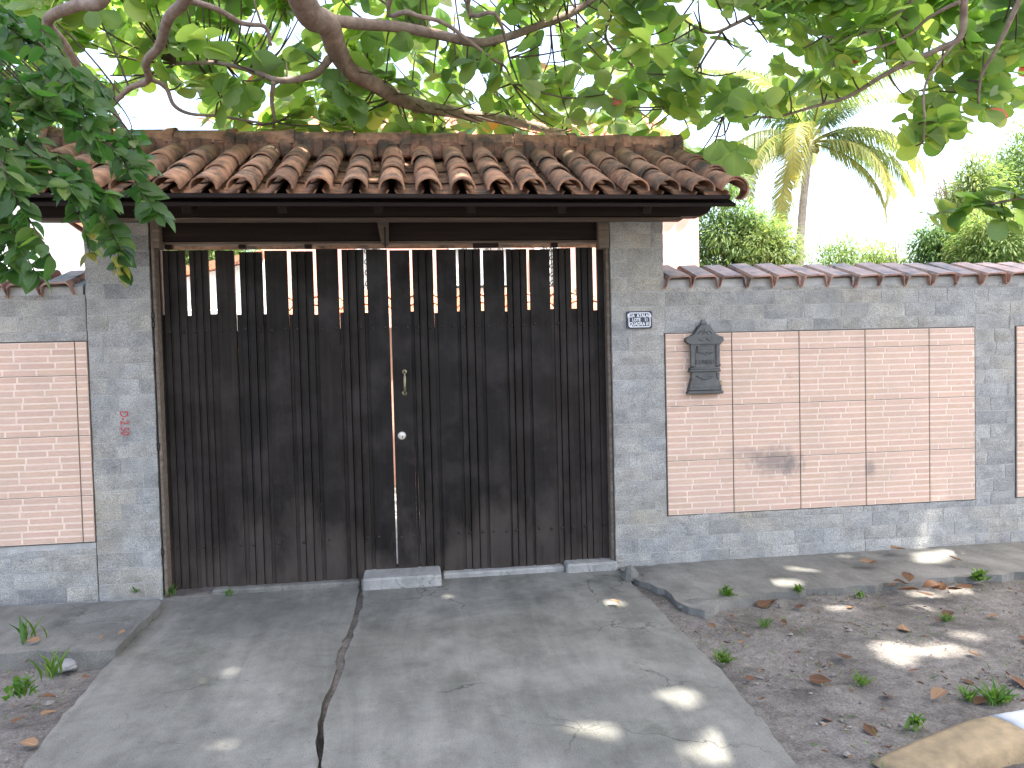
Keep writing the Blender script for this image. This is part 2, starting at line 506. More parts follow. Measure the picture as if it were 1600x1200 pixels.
# ------------------------------------------------------------------ ground
def build_ground():
    xs = np.concatenate([[-600, -200, -60, -20, -9], np.arange(-5, 6.6, .04), [9, 20, 60, 200, 600]])
    ys = np.concatenate([[-600, -200, -60, -20, -9, -6], np.arange(-4, .02, .04), [1, 4, 10, 20, 60, 200, 600]])
    dips = [(gnd(60, 1060), .55, .06), (gnd(1120, 1000), .3, .03), (gnd(515, 1150), .3, .1)]
    v = []
    for y in ys:
        for x in xs:
            z = -.025
            if -5 <= x <= 6.6 and -4 <= y <= .02:
                z += noise.noise(Vector((x * 2.2, y * 2.2, 3))) * .016 + noise.noise(Vector((x * 9, y * 9, 1))) * .008 + noise.noise(Vector((x * 26, y * 26, 5))) * .004
                for p, r, a in dips:
                    z -= a * math.exp(-((x - p.x) ** 2 + (y - p.y) ** 2) / r ** 2)
            elif y > 0: z = -.03
            v.append((x, y, z))
    nx = len(xs); f = []
    for j in range(len(ys) - 1):
        for i in range(nx - 1):
            a = j * nx + i
            f.append((a, a + 1, a + nx + 1, a + nx))
    me = bpy.data.meshes.new('ground')
    me.from_pydata(v, [], f); me.materials.append(DIRT)
    me.polygons.foreach_set('use_smooth', [True] * len(f))
    tag(link('ground', me), 'bare brown dirt ground scattered with dry leaves and weeds', 'ground', kind='structure')
build_ground()

def rough_poly(pts, step=.07, jit=.012, seed=0):
    r = random.Random(seed); out = []
    for i in range(len(pts)):
        a, b = Vector(pts[i]), Vector(pts[(i + 1) % len(pts)])
        n = max(1, int((b - a).length / step))
        for k in range(n):
            p = a.lerp(b, k / n)
            out.append(p + Vector((r.uniform(-jit, jit), r.uniform(-jit, jit), 0)) * (1 if k else .3))
    return out

def slab(name, px, z, thick, mat, label, cat, seed=0, jit=.012, kind='structure'):
    pts = [gnd(x, y, z) if not isinstance(x, tuple) else Vector((x[0], x[1], z)) for (x, y) in px]
    P = rough_poly(pts, .07, jit, seed)
    bm = bmesh.new()
    vs = [bm.verts.new((p.x, p.y, z)) for p in P]
    f = bm.faces.new(vs)
    r = bmesh.ops.inset_region(bm, faces=[f], thickness=.018, depth=.0)
    for v_ in vs: v_.co.z -= .012
    ext = bmesh.ops.extrude_edge_only(bm, edges=[e for e in bm.edges if len(e.link_faces) == 1])
    for g in ext['geom']:
        if isinstance(g, bmesh.types.BMVert): g.co.z -= thick
    bmesh.ops.recalc_face_normals(bm, faces=bm.faces)
    me = bpy.data.meshes.new(name); bm.to_mesh(me); bm.free()
    me.materials.append(mat)
    return tag(link(name, me), label, cat, kind=kind)

slab('driveway', [(258, 930), (330, 926), (562, 905), (556, 940), (546, 975), (528, 1015), (522, 1050), (503, 1095), (496, 1140), (494, 1220), (470, 1420), (-180, 1420), (20, 1215), (90, 1125), (140, 1066), (200, 1000)],
     .0, .2, DRIVE, 'grey concrete driveway slab before the left gate leaf', 'driveway', 3, .010)
slab('driveway', [(566, 905), (968, 884), (985, 905), (1040, 958), (1085, 1003), (1132, 1050), (1180, 1105), (1222, 1160), (1262, 1215), (1380, 1420), (480, 1420), (504, 1220), (506, 1140), (514, 1098), (534, 1050), (540, 1015), (557, 975), (566, 940)],
     .012, .2, DRIVE, 'wider grey concrete driveway slab before the right gate leaf', 'driveway', 5, .010)
slab('pavement', [((-5.0, .02), 0), (250, 933), (246, 948), (205, 985), (178, 1012), (120, 1016), (60, 1012), (0, 1018), ((-3.2, -.72), 0), ((-5.0, -.74), 0)],
     .045, .2, LEDGE, 'low concrete ledge along the left wall foot', 'pavement', 7, .014)
slab('pavement', [(968, 884), ((2.4, .03), 0), ((6.5, .03), 0), ((6.5, -.75), 0), ((4.6, -.72), 0), (1480, 900), (1400, 908), (1300, 915), (1210, 922), (1140, 938), (1100, 950), (1075, 945), (1050, 925), (1000, 905)],
     .032, .2, LEDGE, 'low mossy concrete ledge along the right wall foot', 'pavement', 9, .026)
# small sills under the gate
def sill(px0, px1, py, h, depth, y0, label, mat=SILLM):
    a, b = at(px0, py, y0), at(px1, py, y0)
    MBs = MB().cbox(((a.x + b.x) / 2, y0 + depth / 2, h / 2 - .02), (b.x - a.x, depth, h + .04), .012)
    return tag(MBs.build('threshold', mat), label, 'threshold', kind='structure')
sill(566, 690, 905, .075, .26, -.14, 'raised concrete block under the middle of the gate')
sill(330, 563, 915, .018, .16, .02, 'thin concrete sill under the left gate leaf', LEDGE)
sill(692, 884, 897, .036, .14, .02, 'pale concrete sill under the right gate leaf')
sill(886, 966, 890, .060, .2, -.03, 'short concrete sill block beside the right pillar')

# yard behind the gate
tag(MB().box((0, 4.2, -.012), (16, 7.4, .02)).build('yard', YARD), 'sunlit concrete yard behind the gate', 'yard', kind='structure')

# ------------------------------------------------------------------ walls
def stone_block(parent, x0, x1, z0, z1, y=0.0, proud=None, name='stone_block'):
    """rough-faced block: front grid pushed in and out, back buried in the core"""
    w, h = x1 - x0, z1 - z0
    if w < .02 or h < .02: return
    pr = random.uniform(.001, .007) if proud is None else proud
    nx, nz = 5, 3
    bm_v, f = [], []
    s = random.uniform(0, 99)
    for j in range(nz):
        for i in range(nx):
            u, t = i / (nx - 1), j / (nz - 1)
            edge = i in (0, nx - 1) or j in (0, nz - 1)
            yy = -pr + (0.004 if edge else noise.noise(Vector((u * 3 + s, t * 2, s))) * .005)
            jx = random.uniform(-.003, .003); jz = random.uniform(-.002, .002)
            bm_v.append((-w / 2 + u * w + jx, min(yy, -.0012), -h / 2 + t * h + jz))
    n = len(bm_v)
    ring = [i for i in range(nx)] + [nx * j + nx - 1 for j in range(1, nz)] + [nx * (nz - 1) + i for i in range(nx - 2, -1, -1)] + [nx * j for j in range(nz - 2, 0, -1)]
    for j in range(nz - 1):
        for i in range(nx - 1):
            a = j * nx + i
            f.append((a, a + 1, a + nx + 1, a + nx))
    for k in ring: bm_v.append((bm_v[k][0], .02, bm_v[k][2]))
    m = len(ring)
    for k in range(m):
        f.append((ring[(k + 1) % m], ring[k], n + k, n + (k + 1) % m))
    me = bpy.data.meshes.new(name); me.from_pydata(bm_v, [], f); me.materials.append(STONE)
    return link(name, me, parent, ((x0 + x1) / 2, y, (z0 + z1) / 2))

PITCHZ = .1035
def courses(parent, x0, x1, z0, z1, skip=(), gap=.006, wmin=.2, wmax=.34, skew=0, y=0.0):
    k = 0; z = z0
    while z < z1 - .03:
        zt = min(z + PITCHZ, z1)
        if z1 - zt < .03: zt = z1
        x = x0; first = True
        while x < x1 - .01:
            w = random.uniform(wmin, wmax)
            if first and k % 2: w *= .55
            first = False
            xe = min(x + w, x1)
            if x1 - xe < .09: xe = x1
            segs = [(x, xe)]
            for (sx0, sx1, sz0, sz1) in skip:
                if zt > sz0 + .01 and z < sz1 - .01:
                    cut = (z, sz0) if z < sz0 else ((sz1, zt) if zt > sz1 else None)
                    if cut and cut[1] - cut[0] > .022:
                        ca, cb_ = max(x, sx0), min(xe, sx1)
                        if cb_ - ca > .04: stone_block(parent, ca + gap / 2, cb_ - gap / 2, cut[0] + gap / 2, cut[1] - gap / 2, y)
                    ns = []
                    for a, b in segs:
                        if b <= sx0 or a >= sx1: ns.append((a, b)); continue
                        if a < sx0: ns.append((a, sx0))
                        if b > sx1: ns.append((sx1, b))
                    segs = ns
            for a, b in segs:
                if b - a > .04: stone_block(parent, a + gap / 2, b - gap / 2, z + gap / 2, zt - gap / 2, y)
            x = xe
        z = zt; k += 1

# printed ceramic tiles: nine rows of printed bricks, low relief
ROWJ = [(.31, .74), (.28, .70), (.265, .625), (.37, .77), (.355, .785), (.28, .725), (.28, .68), (.35, .765), (.14, .54)]
TW, TH = .514, .391
_tile_cache = {}
def ceramic_mesh(u0, u1, r0, r1, var):
    key = (round(u0, 3), round(u1, 3), r0, r1, var)
    if key in _tile_cache: return _tile_cache[key]
    rr = random.Random(hash((round(u0, 3), r0, var)) & 0xffff)
    w, rows = (u1 - u0) * TW, r1 - r0
    rh = TH / 9; h = rows * rh
    v, f, tint = [], [], []
    def quadbox(xa, xb, za, zb, yf, yb, colr, sl=.0015):
        b = len(v)
        v.extend([(xa, yb, za), (xb, yb, za), (xb, yb, zb), (xa, yb, zb), (xa + sl, yf, za + sl), (xb - sl, yf, za + sl), (xb - sl, yf, zb - sl), (xa + sl, yf, zb - sl)])
        for q in ((4, 5, 6, 7), (0, 1, 5, 4), (1, 2, 6, 5), (2, 3, 7, 6), (3, 0, 4, 7)):
            f.append(tuple(b + i for i in q)); tint.append(colr)
    base = (.62, .49, .40)
    quadbox(-w / 2, w / 2, -h / 2, h / 2, -.0070, .006, base)
    for k in range(rows):
        r = r0 + k
        zt = h / 2 - k * rh; zb = zt - rh
        js = [0] + [j for j in ROWJ[r]] + [1]
        for i in range(3):
            a, b = max(js[i], u0), min(js[i + 1], u1)
            if b - a < .03: continue
            g = rr.uniform(-1, 1)
            cb = (.49 + .03 * g, .335 + .022 * g + rr.uniform(-.005, .008), .254 + .018 * g + rr.uniform(-.005, .008))
            ga = .009 if js[i] > u0 else .002
            gb = .009 if js[i + 1] < u1 else .002
            xa, xb = (a - u0) * TW - w / 2 + ga / 1.6, (b - u0) * TW - w / 2 - gb / 1.6
            quadbox(xa, xb, zb + .0052, zt - .0052, -.0088, -.006, cb)
            if js[i + 1] < u1 - .02:   # pale upright joint
                quadbox(xb + .0015, xb + .0095, zb + .003, zt - .003, -.0078, -.006, (.64, .525, .44))
    me = bpy.data.meshes.new('ceramic_tile')
    me.from_pydata(v, [], f); me.materials.append(CERAMIC)
    ca = me.color_attributes.new('tint', 'FLOAT_COLOR', 'CORNER')
    arr = []
    for p in me.polygons: arr += [c for _ in range(p.loop_total) for c in (*tint[p.index], 1)]
    ca.data.foreach_set('color', arr)
    _tile_cache[key] = me
    return me

def tile_panel(wall, xlines, ztop, rowspec, u_first=0.0, u_last=1.0):
    """xlines: x of every upright joint; rowspec: list of (first printed row, last printed row)"""
    zb = ztop - sum((b - a) * TH / 9 for a, b in rowspec)
    x0, x1 = xlines[0], xlines[-1]
    bed = MB().cbox(((x0 + x1) / 2, .006, (ztop + zb) / 2), (x1 - x0 + .012, .02, ztop - zb + .012), .002)
    panel = bed.build('tile_panel', JOINT, wall)
    for i in range(len(xlines) - 1):
        a, b = xlines[i], xlines[i + 1]
        u0, u1 = 0.0, (b - a) / TW
        if i == 0 and u_first > 0: u0, u1 = 1 - (b - a) / TW, 1.0
        z = ztop
        for (ra, rb) in rowspec:
            h = (rb - ra) * TH / 9
            me = ceramic_mesh(u0 + .0, min(u1, 1.0), ra, rb, random.randint(0, 2))
            sc = (b - a - .005) / ((min(u1, 1.0) - u0) * TW)
            link('ceramic_tile', me, panel, ((a + b) / 2, -.004, z - h / 2), scale=(sc, 1, (h - .0018) / h))
            z -= h
    return zb
JOINT = mat_plain('dark_grout', (.045, .035, .03), (.09, .07, .06), 20, .95, .2)

# coping tile: flat-topped cap with a side trough, extruded down a slope
def coping_mesh():
    prof = [(-.110, -.036), (-.103, -.042), (-.096, -.038), (-.082, .022), (-.066, .036), (.066, .036), (.080, .024), (.092, -.036), (.097, -.042)]
    th = .012; L = .42
    up = [(x, z) for x, z in prof]; lo = [(x, z - th) for x, z in prof]
    n = len(prof); mb = MB()
    vs = [(x, -L / 2, z) for x, z in up] + [(x, -L / 2, z) for x, z in lo] + [(x * .96, L / 2, z) for x, z in up] + [(x * .96, L / 2, z) for x, z in lo]
    fs = []
    for i in range(n - 1):
        fs += [(i, i + 1, 2 * n + i + 1, 2 * n + i), (n + i, 3 * n + i, 3 * n + i + 1, n + i + 1), (i, n + i, n + i + 1, i + 1), (2 * n + i, 2 * n + i + 1, 3 * n + i + 1, 3 * n + i)]
    fs += [(0, 2 * n, 3 * n, n), (n - 1, 2 * n - 1, 4 * n - 1, 3 * n - 1)]
    mb.add(vs, fs)
    me = mb.mesh('coping_tile', CLAY2)
    return me
COPING = coping_mesh()

def coping_row(wall, x0, x1, z, step=.206):
    x = x0 + .1
    while x < x1:
        link('coping_tile', COPING, wall, (x, .165 + random.uniform(-.008, .008), z + .100 + random.uniform(-.003, .003)),
             rot=(math.radians(17 + random.uniform(-1.5, 1.5)), math.radians(-3 + random.uniform(-1.5, 1.5)), math.radians(random.uniform(-2.5, 2.5))))
        x += step + random.uniform(-.004, .004)
    mb = MB().prism([(x0, .006, z - .012), (x0, .006, z + .050), (x0, .03, z + .068), (x0, .20, z + .118), (x0, .20, z - .012)], (x1 - x0, 0, 0))
    mb.build('mortar_bed', MORTAR, wall)

WT = 2.0        # wall height under the coping
ZP0, ZP1 = .385, 1.670
# right wall
wr = empty('boundary_wall', (3.5, .1, 0), 'grey stone boundary wall right of the gate with five-column brick-print tile panel', 'wall')
MB().box((4.9, .1015, .98), (6.2, .2, 2.04)).build('wall_core', MORTAR, wr)
xl_r = [1.800, 2.296, 2.810, 3.326, 3.839, 4.214]
xl_r2 = [4.560, 5.074, 5.588, 6.102]
courses(wr, 1.805, 6.5, 0, WT, skip=[(1.79, 4.222, ZP0 - .008, ZP1 + .006), (4.552, 6.11, ZP0 - .008, ZP1 + .006)])
rows_r = [(6, 9), (0, 9), (0, 9), (0, 9)]
zb = tile_panel(wr, xl_r, 1.668, rows_r)
tile_panel(wr, xl_r2, 1.668, rows_r)
coping_row(wr, 1.80, 6.6, WT)
# left wall
wl = empty('boundary_wall', (-3.3, .1, 0), 'grey stone boundary wall left of the gate with two-column brick-print tile panel', 'wall')
MB().box((-3.54, .1015, .98), (2.94, .2, 2.04)).build('wall_core', MORTAR, wl)
xl_l = [-4.204, -3.690, -3.176, -2.656, -2.142, -2.068]
courses(wl, -5.0, -2.070, 0, WT, skip=[(-4.21, -2.060, .352, 1.702)])
tile_panel(wl, xl_l, 1.697, [(4, 9), (0, 9), (0, 9), (0, 7)])
coping_row(wl, -5.0, -2.085, WT)

# pillars
def pillar(x0, x1, label, ztop=2.475):
    p = empty('gate_pillar', ((x0 + x1) / 2, .18, 0), label, 'pillar')
    MB().box(((x0 + x1) / 2,   .1812, ztop / 2 - .01), (x1 - x0 - .008, .36, ztop + .02)).build('pillar_core', MORTAR, p)
    courses(p, x0, x1, 0, ztop, wmin=.17, wmax=.31)
    return p
pl = pillar(-2.066, -1.665, 'grey stone gate pillar with red painted marking left of the gate')
pr = pillar(1.412, 1.803, 'grey stone gate pillar carrying the small blue address plate')
# red marking, letters run downwards
c = at(195, 661, 0)
tm = link('painted_marking', text_mesh('D-2.50', .075, REDP, .0006), pl, (c.x, -.0125, c.z), rot=(math.radians(90), math.radians(90), 0))
tm.scale = (.78, 1, 1)

# ------------------------------------------------------------------ address plate
c = at(998, 500, 0)
plate = empty('address_plate', (c.x, -.012, c.z), 'small dark blue address plate with white lettering on the right pillar', 'plate')
pw, ph = .182, .122
def rrect(w, h, r, n=4):
    out = []
    for (cx, cz, a0) in ((w / 2 - r, h / 2 - r, 0), (-w / 2 + r, h / 2 - r, 90), (-w / 2 + r, -h / 2 + r, 180), (w / 2 - r, -h / 2 + r, 270)):
        for k in range(n + 1):
            a = math.radians(a0 + 90 * k / n); out.append((cx + r * math.cos(a), cz + r * math.sin(a)))
    return out
y0 = -.016
MB().prism([(c.x + x, y0 + .018, c.z + z) for x, z in rrect(pw, ph, .008)], (0, -.0205, 0)).build('backing', PLATEB, plate)
mb = MB(); o1, o2 = rrect(pw - .022, ph - .018, .016), rrect(pw - .034, ph - .030, .011)
n = len(o1)
mb.add([(c.x + x, y0 - .0042, c.z + z) for x, z in o1 + o2], [(i, (i + 1) % n, n + (i + 1) % n, n + i) for i in range(n)])
mb.build('border', PLATEW, plate)
for body, dx, dz, sz in (('RUA  ATALAIA', 0, .029, .030), ('LOTE    11', .004, 0, .028), ('QUADRA 01', 0, -.029, .030)):
    link('lettering', text_mesh(body, sz * 1.12, PLATEW, .0006, bold=.0007), plate, (c.x + dx, y0 - .004, c.z + dz), rot=(math.radians(90), 0, 0), scale=(.80, 1.05, 1))

# ------------------------------------------------------------------ mailbox
def build_mailbox():
    a, b = at(1066, 616, 0), at(1131, 616, 0)
    xc, W = (a.x + b.x) / 2 - .004, .275
    zb_, zt_ = at(1098, 615, 0).z, at(1098, 502, 0).z
    H = zt_ - zb_
    root = empty('mailbox', (xc, 0, zb_), 'dark cast iron wall letterbox with ornate crest on the tile panel', 'mailbox')
    root.scale = (.93, .62, 1.02)
    P = lambda x, z, y: (xc + x, y, zb_ + z)
    hb = H * .70
    # body
    MB().cbox(P(0, hb / 2 + .02, -.045), (W * .74, .09, hb), .008).build('body', IRON, root)
    # stepped foot
    mb = MB().cbox(P(0, .011, -.052), (W * 1.02, .115, .022), .005).cbox(P(0, .034, -.049), (W * .95, .105, .026), .008)
    mb.prism([P(-W * .46, .046, -.098), P(W * .46, .046, -.098), P(W * .38, .115, -.098), P(-W * .38, .115, -.098)], (0, .09, 0))
    mb.build('foot', IRON, root)
    # mid moulding with garland
    mb = MB().cbox(P(0, .162, -.050), (W * .90, .108, .018), .006).cbox(P(0, .178, -.047), (W * .86, .10, .014), .004)
    mb.build('moulding', IRON, root)
    mb = MB()
    pts = [P(-.07 + .14 * k / 10, .128 - .022 * math.sin(math.pi * k / 10), -.101) for k in range(11)]
    mb.tube(pts, [.004 + .004 * math.sin(math.pi * k / 10) for k in range(11)], 6)
    mb.build('garland', IRON, root, smooth=True)
    # side columns
    for s in (-1, 1):
        mb = MB().cbox(P(s * W * .37, .275, -.097), (.030, .018, .17), .006).cbox(P(s * W * .37, .375, -.097), (.040, .026, .018), .004)
        mb.cbox(P(s * W * .385, .352, -.095), (.046, .03, .03), .012).cbox(P(s * W * .38, .200, -.095), (.040, .028, .026), .01)
        mb.cbox(P(s * W * .37, .125, -.097), (.022, .016, .05), .006)
        mb.build('column', IRON, root)
    # cornice and crest
    hc = hb + .005
    out = [(-.54, 0), (-.52, .028), (-.40, .036), (-.30, .052), (-.20, .085), (-.14, .108), (-.09, .114), (.09, .114), (.14, .108), (.20, .085), (.30, .052), (.40, .036), (.52, .028), (.54, 0), (.44, -.02), (-.44, -.02)]
    mb = MB().prism([P(x * W, hc + z, -.112) for x, z in out], (0, .112, 0))
    mb.build('crest', IRON, root)
    mb = MB()
    for s in (-1, 1):
        pts = []
        for k in range(15):
            an = k / 14 * 4.2; r = .024 * (1 - k / 20)
            pts.append(P(s * (.028 + r * math.cos(an)), hc + .052 + r * math.sin(an), -.114))
        mb.tube(pts, .0048, 5)
        mb.tube([P(s * .008, hc + .02, -.114), P(s * .03, hc + .008, -.114), P(s * .055, hc + .01, -.114)], [.007, .006, .002], 5)
    mb.lathe([(.012, -.118), (.012, -.110)], 10, P(0, hc + .07, 0))
    mb.build('scrollwork', IRON, root, smooth=True)
    mb = MB().cbox(P(0, hc + .122, -.055), (.05, .05, .02), .006).prism([P(-.017, hc + .13, -.075), P(.017, hc + .13, -.075), P(.012, H, -.065), P(-.012, H, -.065)], (0, .04, 0))
    mb.build('finial', IRON, root)
    # letter flap
    mb = MB().cbox(P(.002, hc - .058, -.098), (.125, .012, .046), .004)
    fl = mb.build('letter_flap', IRON, root)
    MB().box(P(-.064, hc - .058, -.0925), (.008, .006, .05)).build('slot', BLACKM, fl)
    MB().cbox(P(.002, hc - .053, -.1055), (.10, .004, .010), .0015).cbox(P(.002, hc - .066, -.1055), (.10, .004, .008), .0015).build('flap_ridge', IRON, fl)
    # horn emblem on the door
    dz = .285
    MB().cbox(P(0, .25, -.092), (.150, .006, .13), .002).build('door', IRON, root)
    mb = MB()
    pts = [P(-.040 + .086 * k / 10, dz - .002 + .010 * math.sin(k * .9), -.099) for k in range(11)]
    mb.tube(pts, [.003 + .0004 * k + (.006 if k == 10 else 0) for k in range(11)], 6)
    mb.tube([P(.012, dz + .008, -.099), P(.0, dz + .02, -.099), P(-.014, dz + .012, -.099)], .0028, 5)
    for s in (-1, 0, 1):
        mb.tube([P(.0 + s * .003, dz + .030, -.098), P(s * .018, dz + .055, -.100)], [.005, .002], 5)
    mb.build('emblem', IRON, root, smooth=True)
    link('lettering', text_mesh('CORREIO', .036, IRON, .007), root, P(0, .222, -.097), rot=(math.radians(90), 0, 0), scale=(.95, 1.25, 1))
    # hasp at the side
    MB().cbox(P(W * .47, .07, -.06), (.024, .03, .04), .007).build('latch', BRONZE, root)
build_mailbox()

# ------------------------------------------------------------------ gate
GY = .115
def gx(px): return at(px, 450, GY).x
ZTOP = at(600, 391, GY).z
ZGAP = at(600, 489, GY).z
ZRIV = at(600, 512, GY).z
ZBOT = .010

def plank(parent, x0, x1, z0, z1, grooved, y=GY, th=.028, name='plank'):
    w = x1 - x0
    if grooved:
        g1, g2 = .31, .69
        pts = [(-.5, 0), (-.5, -.7), (-.48, -.9), (g1 - .5 - .06, -.9)]
        for g in (g1, g2):
            c_ = g - .5
            pts += [(c_ - .055, -.9), (c_ - .040, -.35), (c_ - .012, -.45), (c_ + .0, -1.12), (c_ + .030, -1.12), (c_ + .045, -.9)]
        pts += [(.48, -.9), (.5, -.7), (.5, 0)]
    else:
        pts = [(-.5, 0), (-.5, -.92), (-.485, -1.05), (.485, -1.05), (.5, -.92), (.5, 0)]
    prof = [(x * w, yy * th) for x, yy in pts]
    # drop duplicated consecutive points
    cl = []
    for p in prof:
        if not cl or (abs(cl[-1][0] - p[0]) + abs(cl[-1][1] - p[1])) > 1e-6: cl.append(p)
    h = z1 - z0
    n = len(cl)
    mb = MB()
    mb.add([(x, yy, -h / 2) for x, yy in cl] + [(x, yy, h / 2) for x, yy in cl], [(i, (i + 1) % n, n + (i + 1) % n, n + i) for i in range(n)] + [tuple(range(n))[::-1], tuple(range(n, 2 * n))])
    me = mb.mesh(name, GATEW)
    return link(name, me, parent, ((x0 + x1) / 2, y + random.uniform(-.0025, .0025), (z0 + z1) / 2), rot=(math.radians(random.uniform(-.12, .12)), math.radians(random.uniform(-.10, .10)), math.radians(random.uniform(-1.2, 1.2))))

def gate_leaf(label, planks, gap_y):
    x0, x1 = gx(planks[0][0]), gx(planks[-1][1])
    g = empty('gate_leaf', ((x0 + x1) / 2, GY, ZBOT), label, 'gate')
    for z in (ZGAP - .16, .95, .28):
        MB().cbox(((x0 + x1) / 2, GY + .045, z), (x1 - x0 - .02, .045, .11), .004).build('rail', GATEW, g)
    bolt = MB().lathe([(.0105, .0), (.010, -.004), (.006, -.0075), (.0015, -.009)], 8).mesh('bolt', IRONBOLT, True)
    for i, (a, b, gr) in enumerate(planks):
        xa, xb = gx(a), gx(b)
        dz = random.uniform(-.010, .008)
        plank(g, xa + .0008, xb - .0008, ZBOT + random.uniform(0, .015), ZTOP + dz, gr)
        for fx in (.2, .8):
            link('bolt', bolt, g, (xa + (xb - xa) * fx, GY - .0285, ZRIV + random.uniform(-.006, .006)))
            if random.random() < .7: link('bolt', bolt, g, (xa + (xb - xa) * fx, GY - .0285, .30 + random.uniform(-.006, .006)))
        if i < len(planks) - 1:
            xn = gx(planks[i + 1][0])
            if xn - xb > .004:
                plank(g, xb - .001, xn + .001, ZBOT + .005, ZGAP + random.uniform(-.008, .012), False, GY + .008, .02, 'filler_strip')
    return g
left_pl = [(243.5, 254.5, 0), (257, 292.5, 1), (298.5, 328.5, 1), (339.5, 369, 0), (376, 411.5, 1), (416, 451, 0), (456, 490.5, 1), (496, 530, 0), (535, 569.5, 1), (574, 607, 0)]
right_pl = [(609.5, 641, 0), (645, 677.5, 1), (682, 713, 0), (717, 751, 1), (755, 788, 0), (791, 823, 1), (827, 858.5, 0), (864, 892, 1), (900, 926, 1), (932, 947, 0)]
gl = gate_leaf('dark wooden plank gate leaf on the left without any handle', left_pl, 489)
gr = gate_leaf('dark wooden plank gate leaf on the right with pull handle and round lock', right_pl, 487)
# handle and lock
h0, h1 = at(632, 581, GY), at(632, 614, GY)
mb = MB()
pts = smooth_path([(h0.x, GY - .03, h0.z), (h0.x, GY - .066, h0.z - .012), (h0.x, GY - .074, (h0.z + h1.z) / 2), (h0.x, GY - .066, h1.z + .012), (h0.x, GY - .03, h1.z)], 3)
mb.tube(pts, [.0075 + .003 * math.sin(math.pi * k / (len(pts) - 1)) for k in range(len(pts))], 8)
hd = mb.build('handle', BRONZE, gr, smooth=True)
for p in (h0, h1):
    MB().lathe([(.017, GY - .029), (.017, GY - .034), (.009, GY - .038)], 10, (p.x, 0, p.z)).build('handle_foot', BRONZE, hd)
k0 = at(628, 680, GY)
lk = MB().lathe([(.030, GY - .028), (.030, GY - .034), (.025, GY - .040), (.004, GY - .042)], 18, (k0.x, 0, k0.z)).build('lock', STEEL, gr)
MB().cbox((k0.x + .004, GY - .043, k0.z - .004), (.004, .003, .016), .0008).build('keyhole', BLACKM, lk)

# timber jambs
def jamb(px0, px1, ytop_px, label, y=.02):
    x0, x1 = at(px0, 450, y).x, at(px1, 450, y).x
    zt = at(px0, ytop_px, y).z
    r = empty('gate_jamb', ((x0 + x1) / 2, y + .06, 0), label, 'post')
    MB().cbox(((x0 + x1) / 2, y + .065, zt / 2), (x1 - x0, .13, zt), .006).build('post', PALEJ, r)
    return r
PALEJ = mat_wood('weathered_jamb_timber', [(.07, .055, .042), (.14, .11, .085), (.24, .20, .155)], .9)
jl = jamb(238.0, 243.0, 343, 'weathered pale timber jamb post against the left pillar', -.005)
jr = jamb(947.5, 953.0, 341, 'weathered pale timber jamb post against the right pillar', .02)
for r_, pa, pb in ((jl, 238.5, 250), (jr, 934.5, 951)):
    xa_, xb_ = at(pa, 365, .0).x, at(pb, 365, .0).x
    za_, zb_ = at(pa, 342, .0).z, at(pa, 388, .0).z
    MB().cbox(((xa_ + xb_) / 2, .035, (za_ + zb_) / 2), (xb_ - xa_, .10, za_ - zb_), .006).build('post_head', PALEJ, r_)
for z in (1.86, 1.80, 1.0, .3):
    MB().cbox((-1.655, .0, z), (.02, .03, .045), .005).build('hinge', BLACKM, jl)

# ------------------------------------------------------------------ gate roof
YE, YR, ZE, ZR = -.70, .40, 2.515, 3.02
SL = math.atan2(ZR - ZE, YR - YE)
roof = empty('gate_roof', (-.12, 0, 2.4), 'small terracotta tiled roof on dark timber beams over the gate', 'roof')
RX0, RX1 = -2.40, 2.03
def barrel(r0, r1, L, th, seg=8, flip=False, hk=.92):
    """half-barrel tile, low end at y=-L/2 radius r0, upper end radius r1"""
    mb = MB(); n = seg + 1; vs = []
    rings = 4
    for k in range(rings):
        t = k / (rings - 1); r = r0 + (r1 - r0) * t; y = -L / 2 + L * t
        for ro in (r, r - th):
            for i in range(n):
                an = math.pi * (i / seg) * 1.06 - math.pi * .03
                x, z = ro * math.cos(an), ro * math.sin(an) * hk
                vs.append((x, y, -z if flip else z))
    fs = []
    for k in range(rings - 1):
        a, b = k * 2 * n, (k + 1) * 2 * n
        for i in range(seg):
            fs += [(a + i, a + i + 1, b + i + 1, b + i), (a + n + i, b + n + i, b + n + i + 1, a + n + i + 1)]
        fs += [(a, b, b + n, a + n), (a + seg, a + n + seg, b + n + seg, b + seg)]
    for k in (0, rings - 1):
        a = k * 2 * n
        for i in range(seg): fs.append((a + i, a + n + i, a + n + i + 1, a + i + 1))
    mb.add(vs, fs)
    return mb.mesh('roof_tile', CLAY, True)
def flat_edges(me):
    bm = bmesh.new(); bm.from_mesh(me)
    for e in bm.edges:
        if len(e.link_faces) == 2 and e.calc_face_angle(0) > .7: e.smooth = False
    bm.to_mesh(me); bm.free(); return me
COVER = flat_edges(barrel(.079, .066, .50, .011, hk=.88))
CHAN = flat_edges(barrel(.088, .098, .50, .012, 6, True, .36))
COLLAR = flat_edges(barrel(.128, .122, .06, .016))
RIDGE = flat_edges(barrel(.115, .10, .50, .015))
slope_len = math.hypot(YR - YE, ZR - ZE)
NCOL, NROW = 22, 3
pitch = (RX1 - RX0) / (NCOL - 1)
expo = (slope_len - .13) / NROW
def on_slope(s, lift):
    return (YE + s * math.cos(SL) - lift * math.sin(SL), ZE + s * math.sin(SL) + lift * math.cos(SL))
